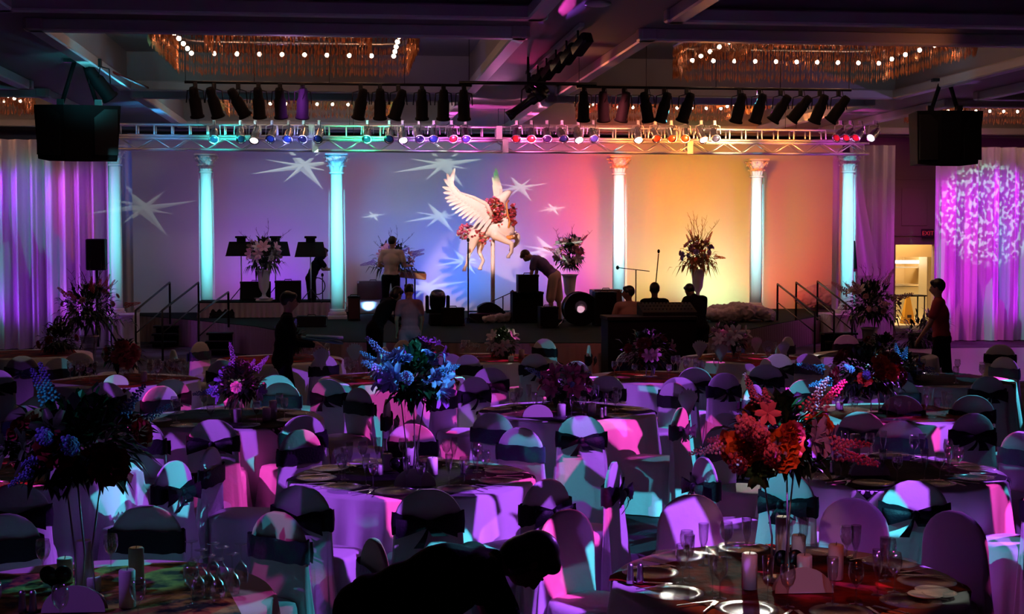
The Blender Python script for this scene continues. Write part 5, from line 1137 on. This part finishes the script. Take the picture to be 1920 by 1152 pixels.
for ni,(px,py) in enumerate(((1312,672),(1345,672),(1352,680),(1418,664),(1440,672),(1470,674))): NK.put(tp(px,py,TZ),random.uniform(-.4,.4),ORD[ni]+' upright fan-folded napkin from the drape side of the fan-napkin table','upright fan-folded napkins',scale=1.15)
for px,py,lb in ((665,684,'fan-folded napkin behind the sparkling glasses'),(603,694,'fan-folded teal-lit napkin near the figure carrying linen'),(1290,786,'tall napkin standing beside the teal chair at the pink lily table')): NK.put(tp(px,py,TZ),.3,lb,scale=1.3)
# ---------------------------------------------------------------- centrepieces
def centre(k,px,py,label,rx,rz,spec,seed,tall=True,nl=260,leaf='leaf_dark',extra=()):
    c=TC[k]; Y=c.y; q=aty(px,py,Y); t=thing('bouquet',label,'bouquet',(c.x+ (q.x-c.x)*.6,Y,TZ)); ox=(q.x-c.x)*.4; z=q.z-TZ
    if tall:
        for s in range(3):
            a=s*2*PI/3+.5; m=MB().tube([(.05*math.cos(a),.05*math.sin(a),0),(.045*math.cos(a+.3),.045*math.sin(a),z*.3),(ox*.6+.10*math.cos(a),.10*math.sin(a),z-rz*.5)],[.006,.005,.004],6); m.build('tall_stem','silver',t)
        MB().lathe([(.09,0),(.085,.008),(.02,.012)],20,cap=True).build('stand_base','silver',t); MB().lathe([(.03,z-rz*.75),(.10,z-rz*.45),(.12,z-rz*.3)],18,c=(ox,0,0),cap=False).build('bowl','black_gloss',t)
    else: MB().lathe([(.05,0),(.065,.05),(.06,.12),(.075,max(.15,z-rz*.5))],18,cap=True).build('vase','vase_glass',t)
    bouquet_head(t,(ox,0,z),rx,rz,spec,seed,nl,leaf,.10)
    for kind,mt,bx,by,ss in extra:
        q=aty(bx,by,Y-rx*.9); p=q-Vector((t.location.x,t.location.y,TZ)); blossom(kind,mt,t,p,(Vector((0,0,CH))-q).to_track_quat('Z','Y').to_euler(),ss)
    return t
centre('T1',1462,822,'tall bouquet of orange roses and pink sprays over the front copper-red table',.27,.19,[('rose','rose_orange',4,1.9),('spray','rose_pink',11,.8),('lily','flower_lilac',6,1),('rose','rose_red',5,1.2)],1,nl=300,extra=[('rose','rose_orange',1398,836,1.9),('rose','rose_orange',1474,832,1.8),('rose','rose_orange',1468,856,1.6),('spray','rose_pink',1402,800,1.3),('spray','rose_pink',1425,815,1.3),('spray','rose_pink',1446,850,1.2),('spray','rose_pink',1385,868,1.1),('lily','rose_pink',1440,775,.7),('lily','leaf_green',1422,888,.9)])
centre('T0',150,838,'big dark bouquet with teal glints over the table with upturned glasses',.34,.22,[('rose','rose_coral',4,1.6),('spray','flower_blue',6,.7),('rose','rose_red',5,1.5),('lily','leaf_green',5,1.0)],2,nl=620,extra=[('rose','rose_red',102,848,1.9),('rose','rose_red',204,872,1.9),('spray','flower_blue',85,818,.9),('spray','flower_blue',133,835,1)])
centre('T2',775,714,'tall bouquet of purple and blue flowers over the black satin table',.27,.22,[('lily','flower_lilac',12,1.1),('spray','flower_blue',3,.8),('spray','flower_lilac',3,.9),('rose','flower_lilac',5,1.3),('lily','lily_white',3,.9)],3,nl=320)
centre('T5',1625,702,'dark rose bouquet rising over the table toward the magenta drape',.40,.26,[('rose','rose_orange',4,1.7),('rose','rose_red',9,1.7),('spray','flower_blue',5,.9)],4,nl=420)
centre('T3',1062,722,'low bouquet of pink lilies and orange fruit',.22,.18,[('lily','rose_pink',9,1.2),('lily','lily_white',6,1.1),('rose','rose_pink',6,1.3),('spray','flower_blue',2,.8)],5,False,nl=150,leaf='leaf_green')
centre('T6',450,724,'low bouquet of lilac and teal flowers',.22,.19,[('lily','flower_lilac',8,1.1),('spray','flower_blue',5,.8),('rose','lily_pink',3,1.2)],6,False)
centre('T7',232,668,'low bouquet of coral roses with an orange fruit',.24,.18,[('rose','rose_coral',11,1.7),('rose','leaf_green',3,1.2)],7,False)
centre('T9',790,668,'loose lilac bouquet partly behind the purple and blue one',.26,.20,[('lily','flower_lilac',7,1.1),('rose','rose_coral',3,1.2)],8,False)
centre('T12',1210,660,'dark bouquet on the unlit table before the control desk',.36,.24,[('lily','lily_pink',5,1),('rose','rose_red',6,1.4)],9)
centre('T11',942,646,'small bouquet of white flowers with bright green leaves',.22,.20,[('lily','lily_white',8,1.2)],10,False,leaf='leaf_green')
centre('T13',1370,636,'bouquet of white and pink lilies among the upright napkins',.24,.20,[('lily','lily_white',6,1.2),('lily','lily_pink',6,1.2)],11,False)
centre('T14',1690,690,'bouquet of pale blue and lilac flowers behind the dark roses',.24,.18,[('spray','flower_blue',8,.9),('lily','flower_lilac',6,1.1),('rose','rose_coral',3,1.2)],12,False)
centre('T15',1655,655,'dark reddish bouquet below the stage steps',.30,.20,[('rose','rose_red',8,1.4)],13,False)
centre('T16',110,640,'dark low bouquet at the foot of the purple drape',.3,.2,[('rose','rose_red',4,1.3)],14,False)
centre('T10',545,640,'small dark bouquet behind the figure carrying linen',.2,.16,[('spray','flower_blue',3,.8)],15,False)
# ================================================================ PEOPLE
def V(*a): return Vector(a)
def figure(name_label,loc,rz,s=1,lean=(0,0,1),side=0,neck=None,face=(0,1,0),arms=(((-.15,0,-1),(-.05,.3,-1)),((.15,0,-1),(.05,.3,-1))),legs=(((-.05,0,-1),(0,0,-1)),((.05,0,-1),(0,0,-1))),
           top='shirt_tan',bottom='dark_cloth',skin='skin',hair='short',hmat='hair',sleeve='short',pants='long',female=False,hipz=None,vox=.014,shoes='black',curl=.6,extra=None,hat=None,bulk=1):
    t=thing('person',name_label,'person',loc,rz); L=Vector(lean).normalized(); X=V(1,0,0)
    F=X.cross(L); F=F if F.y>-.9 else -F; F=(V(0,1,0)-L*L.y); F=F.normalized() if F.length>.2 else V(0,0,-1)
    if hipz is None:
        ft=[]
        for a,b in legs: ft.append((Vector(a).normalized()*.43+Vector(b).normalized()*.42).z)
        hipz=-min(ft)+.075
    hip=V(0,0,hipz); sh=hip+L*.50; ch=hip+L*.34; nk=sh+L*.03
    N_=Vector(neck).normalized() if neck else L; hd=nk+N_*.19; Fc=Vector(face).normalized(); Up=(N_-Fc*N_.dot(Fc)); Up=Up.normalized() if Up.length>.1 else L
    sw=.165 if female else .19; hw=.10; b=MB()
    Rt=Matrix((X,F,L)).transposed().to_euler()
    Hd=Matrix((Fc.cross(Up),Fc,Up)).transposed(); He=Hd.to_euler()
    def hp_(x,y,z): return hd+Hd@V(x,y,z)
    b.ell(hip,(.155 if not female else .165,.115,.12),rot=Rt); b.ell(hip+L*.16,(.135 if not female else .12,.10,.15),rot=Rt); b.ell(ch,(.165 if not female else .145,.11,.17),rot=Rt); b.cap(sh-X*(sw-.03),sh+X*(sw-.03),.062,.062)
    b.cap(nk-L*.03,hd-N_*.04,.056,.052); b.ell(hd,(.075,.092,.108),rot=He); b.ell(hp_(0,.03,-.055),(.05,.06,.055),rot=He)
    b.cap(hp_(0,.092,.005),hp_(0,.108,-.028),.010,.014); 
    for q in (-1,1): b.ell(hp_(q*.076,-.005,-.01),(.012,.02,.03),rot=He,n=8)
    b.ell(hp_(0,.094,-.055),(.024,.008,.008),rot=He,n=8)
    hands=[];JA=[];JL=[]
    for i,(a,c) in enumerate(arms):
        q=-1 if i==0 else 1; S=sh+X*q*sw; e=S+Vector(a).normalized()*.29; w_=e+Vector(c).normalized()*.25; b.cap(S,e,.050,.038); b.cap(e,w_,.038,.026)
        d=Vector(c).normalized(); p=w_+d*.045; sd=d.cross(V(0,0,1)); sd=sd.normalized() if sd.length>.1 else V(1,0,0); dn=d.cross(sd).normalized(); dn=dn if dn.z<0 else -dn
        b.cap(w_,p,.026,.030,8); b.cap(p-sd*.018,p+sd*.018,.018,.018,8)
        hands.append((p,d,sd,dn)); JA.append((S,e,w_))
        for k in range(4):
            r0=p+d*.025+sd*(k-1.5)*.021; ln=(.036,.042,.039,.030)[k]; d1=(d+dn*curl*.5).normalized(); d2=(d+dn*curl*1.6).normalized(); k1=r0+d1*ln; k2=k1+d2*ln*.75; b.cap(r0,k1,.0098,.0092,6); b.cap(k1,k2,.0092,.0078,6)
        th=p-d*.01+sd*(.03 if q<0 else -.03); th1=th+(d*.6+sd*(.7 if q<0 else -.7)+dn*.4).normalized()*.034; th2=th1+(d+dn*.6).normalized()*.028; b.cap(th,th1,.012,.0105,6); b.cap(th1,th2,.0105,.009,6)
    for i,(a,c) in enumerate(legs):
        q=-1 if i==0 else 1; S=hip+V(q*hw,0,-.02); k=S+Vector(a).normalized()*.42; an=k+Vector(c).normalized()*.41; b.cap(S,k,.085,.055); b.cap(k,an,.053,.034); b.cap(an,an+V(0,.12,-.035),.034,.028); JL.append((S,k,an))
    o=b.build('body',skin,t)
    for md_ in ((o,vox),):
        md=o.modifiers.new('r','REMESH'); md.mode='VOXEL'; md.voxel_size=vox; md.use_smooth_shade=True; s2=o.modifiers.new('s','SMOOTH'); s2.iterations=3; s2.factor=.4
    def cloth(mb,nm,mt,vs=.016):
        o=mb.build(nm,mt,t); md=o.modifiers.new('r','REMESH'); md.mode='VOXEL'; md.voxel_size=vs; md.use_smooth_shade=True; s2=o.modifiers.new('s','SMOOTH'); s2.iterations=4; s2.factor=.5; return o
    if top:
        m=MB(); B=bulk; m.ell(hip+L*.05,(.175*B,.13*B,.11),rot=Rt); m.ell(hip+L*.18,(.155*B,.125*B,.16),rot=Rt); m.ell(ch,((.19 if not female else .165)*B,.135*B,.185),rot=Rt); m.cap(sh-X*(sw-.03),sh+X*(sw-.03),.078,.078); m.cap(nk-L*.02,nk+N_*.025,.07,.064)
        for S,e,w_ in JA:
            f=.6 if sleeve=='short' else 1; m.cap(S,S.lerp(e,f),.068,.066 if sleeve=='short' else .05)
            if sleeve=='long': m.cap(e,e.lerp(w_,.93),.05,.038)
        cloth(m,'shirt',top)
    if bottom:
        m=MB(); m.ell(hip,(.175,.138,.125),rot=Rt)
        if pants=='skirt':
            m.lathe([(.15,.05),(.19,-.15),(.20,-.42),(.17,-.46)],20,c=hip)
        for S,k,an in JL:
            if pants=='skirt': continue
            m.cap(S,k,.105,.074 if pants=='long' else .092)
            if pants=='long': m.cap(k,k.lerp(an,.97),.072,.058)
            elif pants=='short': m.cap(S,S.lerp(k,.95),.107,.098)
        cloth(m,'trousers' if pants=='long' else ('shorts' if pants=='short' else 'skirt'),bottom)
    for S,k,an in JL: MB().ell(an+V(0,.045,-.035),(.045,.125,.038)).box(an+V(0,.045,-.062),(.085,.24,.02),bev=.008).build('shoe',shoes,t)
    if hair:
        m=MB(); m.ell(hp_(0,-.02,.028),(.088,.098,.103),rot=He,n=16,h=10); m.ell(hp_(0,.045,.075),(.07,.05,.04),rot=He)
        if hair=='long': m.ell(hp_(0,-.06,-.06),(.09,.06,.14),rot=He); m.ell(hp_(0,-.07,-.18),(.08,.05,.13),rot=He); m.ell(hp_(.06,.01,-.05),(.04,.06,.12),rot=He); m.ell(hp_(-.06,.01,-.05),(.04,.06,.12),rot=He)
        if hair=='bob': m.ell(hp_(0,-.035,-.03),(.095,.085,.10),rot=He)
        if hair=='bun': m.ell(hp_(0,-.10,.05),(.05,.045,.05),rot=He); m.ell(hp_(.05,-.06,.09),.035); m.ell(hp_(-.05,-.06,.09),.035)
        cloth(m,'hair',hmat,.012)
    for q in (-1,1): MB().ell(hp_(q*.030,.082,.012),(.011,.008,.007),rot=He,n=8,h=6).build('eye','ink',t)
    t.scale=(s,)*3
    return t,hands
def at(px,py,z): return atz(px,py,z)
# woman at the music stand: leans toward the pale column, seen from her left
p=on(583,594); figure('dark-haired woman in black leaning over the slim microphone stand on the stage',p,R(-75),.92,lean=(0,.42,1),neck=(0,.9,1),face=(0,1,-.35),arms=(((-.05,.55,-.85),(.05,1,.0)),((.05,.6,-.8),(-.05,1,.05))),legs=(((-.05,.05,-1),(0,-.05,-1)),((.05,.1,-1),(0,-.1,-1))),top='dark_cloth',skin='skin',hair='long',female=True)
p=on(733,602); figure('man in a pale peach shirt standing with his back turned at the keyboard',p,R(-18),1.02,lean=(.05,.03,1),face=(.35,1,-.2),arms=(((-.35,-.1,-1),(.5,.75,-.05)),((.35,-.1,-1),(.15,.9,-.0))),top='shirt_peach',bottom='dark_cloth')
p=on(1040,606); figure('man in a violet shirt and khaki shorts bending down over the equipment',p,R(68),1.06,lean=(0,.95,.85),neck=(0,1,.25),face=(0,.45,-1),arms=(((-.1,.15,-1),(0,.25,-1)),((.1,.2,-1),(0,.1,-1))),legs=(((-.12,.12,-1),(0,-.12,-1)),((.1,-.1,-1),(0,-.1,-1))),top='shirt_violet',bottom='khaki',pants='short',hmat='hair_brown')
y0=23.3; figure('person all in black bending sideways against the stage front',V(xat(702,y0),y0,0),R(-62),.98,lean=(0,.62,1),neck=(0,.9,.7),face=(0,1,-.7),arms=(((-.1,.5,-1),(0,.8,-.6)),((.1,.6,-1),(0,.8,-.7))),top='dark_cloth',bottom='dark_cloth',sleeve='long',female=True,hair='bob')
y0=23.0; figure('person in a belted mauve jumpsuit with bunched hair seen from behind at the stage front',V(xat(768,y0),y0,0),R(4),.93,lean=(0,.06,1),neck=(0,.5,1),face=(0,.8,-.6),arms=(((-.22,.05,-1),(.1,.5,-.9)),((.22,.05,-1),(-.1,.5,-.9))),top='jumpsuit',bottom='jumpsuit',hair='bun',female=True)
MB().lathe([(.172,-.02),(.176,0),(.172,.02)],24,cap=False).build('waist_belt','black',loc=V(xat(768,y0),y0,.98)) if 0 else None
y0=23.6; SIT=dict(legs=(((-.1,1,-.05),(0,0,-1)),((.1,1,-.05),(0,0,-1))),hipz=.62)
def sz(px,pyh,Y): return aty(px,pyh,Y).z
for px,pyt,rz,lean,lb,tp_,kw in ((1185,537,0,(-.08,.05,1),'seated person in a pale collar turned toward the pink side at the control desk','shirt_tan',dict(face=(-1,.3,0))),
        (1228,531,0,(0,.03,1),'seated person with short hair in the middle at the control desk','dark_cloth',dict(face=(.1,1,0))),
        (1312,536,25,(0,.25,1),'person in a dark jacket bowing over the control desk','dark_cloth',dict(neck=(0,.9,.8),face=(0,1,-.5)))):
    ztop=sz(px,pyt,y0); s_=1.0; k=dict(SIT); k['hipz']=ztop-.50-.03-.30 if 'neck' not in kw else ztop-.75
    k.update(kw); kz=k['hipz']
    if kz>.8: k['legs']=(((-.05,.1,-1),(0,0,-1)),((.05,.1,-1),(0,0,-1)))
    k['hipz']=None if kz>.8 else kz
    f,_=figure(lb,V(xat(px,y0),y0,0),R(rz),1,lean=lean,arms=(((-.3,.35,-1),(.2,1,-.1)),((.3,.35,-1),(-.2,1,-.1))),top=tp_,sleeve='long',skin='skin_dark',hair='short',**k)
    if kz>.8: f.location.z=0; f.scale=(1,1,ztop/ (1.78 if 'neck' not in kw else 1.66))
y0=17.5; f,h=figure('dark-clothed person with black hair walking past the tables carrying folded teal linen',V(xat(528,y0),y0,0),R(-85),1.0,lean=(0,.12,1),face=(0,1,-.1),arms=(((-.05,.25,-1),(0,1,-.1)),((.05,.25,-1),(0,1,-.1))),legs=(((0,.25,-1),(0,-.1,-1)),((0,-.15,-1),(0,-.35,-1))),top='dark_cloth',sleeve='long')
q=f.matrix_basis@((h[0][0]+h[1][0])/2); MB().box((0,0,0),(.5,.3,.03),rot=(0,.15,.1),bev=.01).box((.03,.02,.035),(.46,.28,.03),rot=(0,.05,.0),bev=.01).build('folded_linen','teal_linen',loc=(q.x+.06,q.y,q.z+.05),label='folded teal linen held by the dark walking person',category='linen')
y0=19.5; figure('dark-haired person in a red top and black trousers walking before the magenta drape',V(xat(1768,y0),y0,0),R(60),1.03,lean=(0,.1,1),face=(0,1,-.1),arms=(((-.15,.3,-1),(0,.6,-.9)),((.15,-.1,-1),(0,.3,-1))),legs=(((0,.2,-1),(0,-.1,-1)),((0,-.15,-1),(0,-.35,-1))),top='shirt_red',sleeve='short')
# woman bending over in the foreground
y0=5.55; hd=aty(1003,1045,y0)
f,h=figure('person in black with short dark hair bending far over among the nearest chairs',V(xat(678,y0+.1),y0+.1,0),R(-84),1.0,lean=(0,1,.36),neck=(0,1,.02),face=(0,.35,-1),arms=(((-.3,.35,-1),(0,.9,-.7)),((.1,.45,-1),(-.05,.8,-.8))),legs=(((-.1,.0,-1),(0,-.05,-1)),((.1,.12,-1),(0,-.1,-1))),top='dark_cloth',sleeve='short',skin='skin_dark',hair='bob',vox=.008,female=True,bulk=1.15)
print('HEADCHK',f.location,hd)
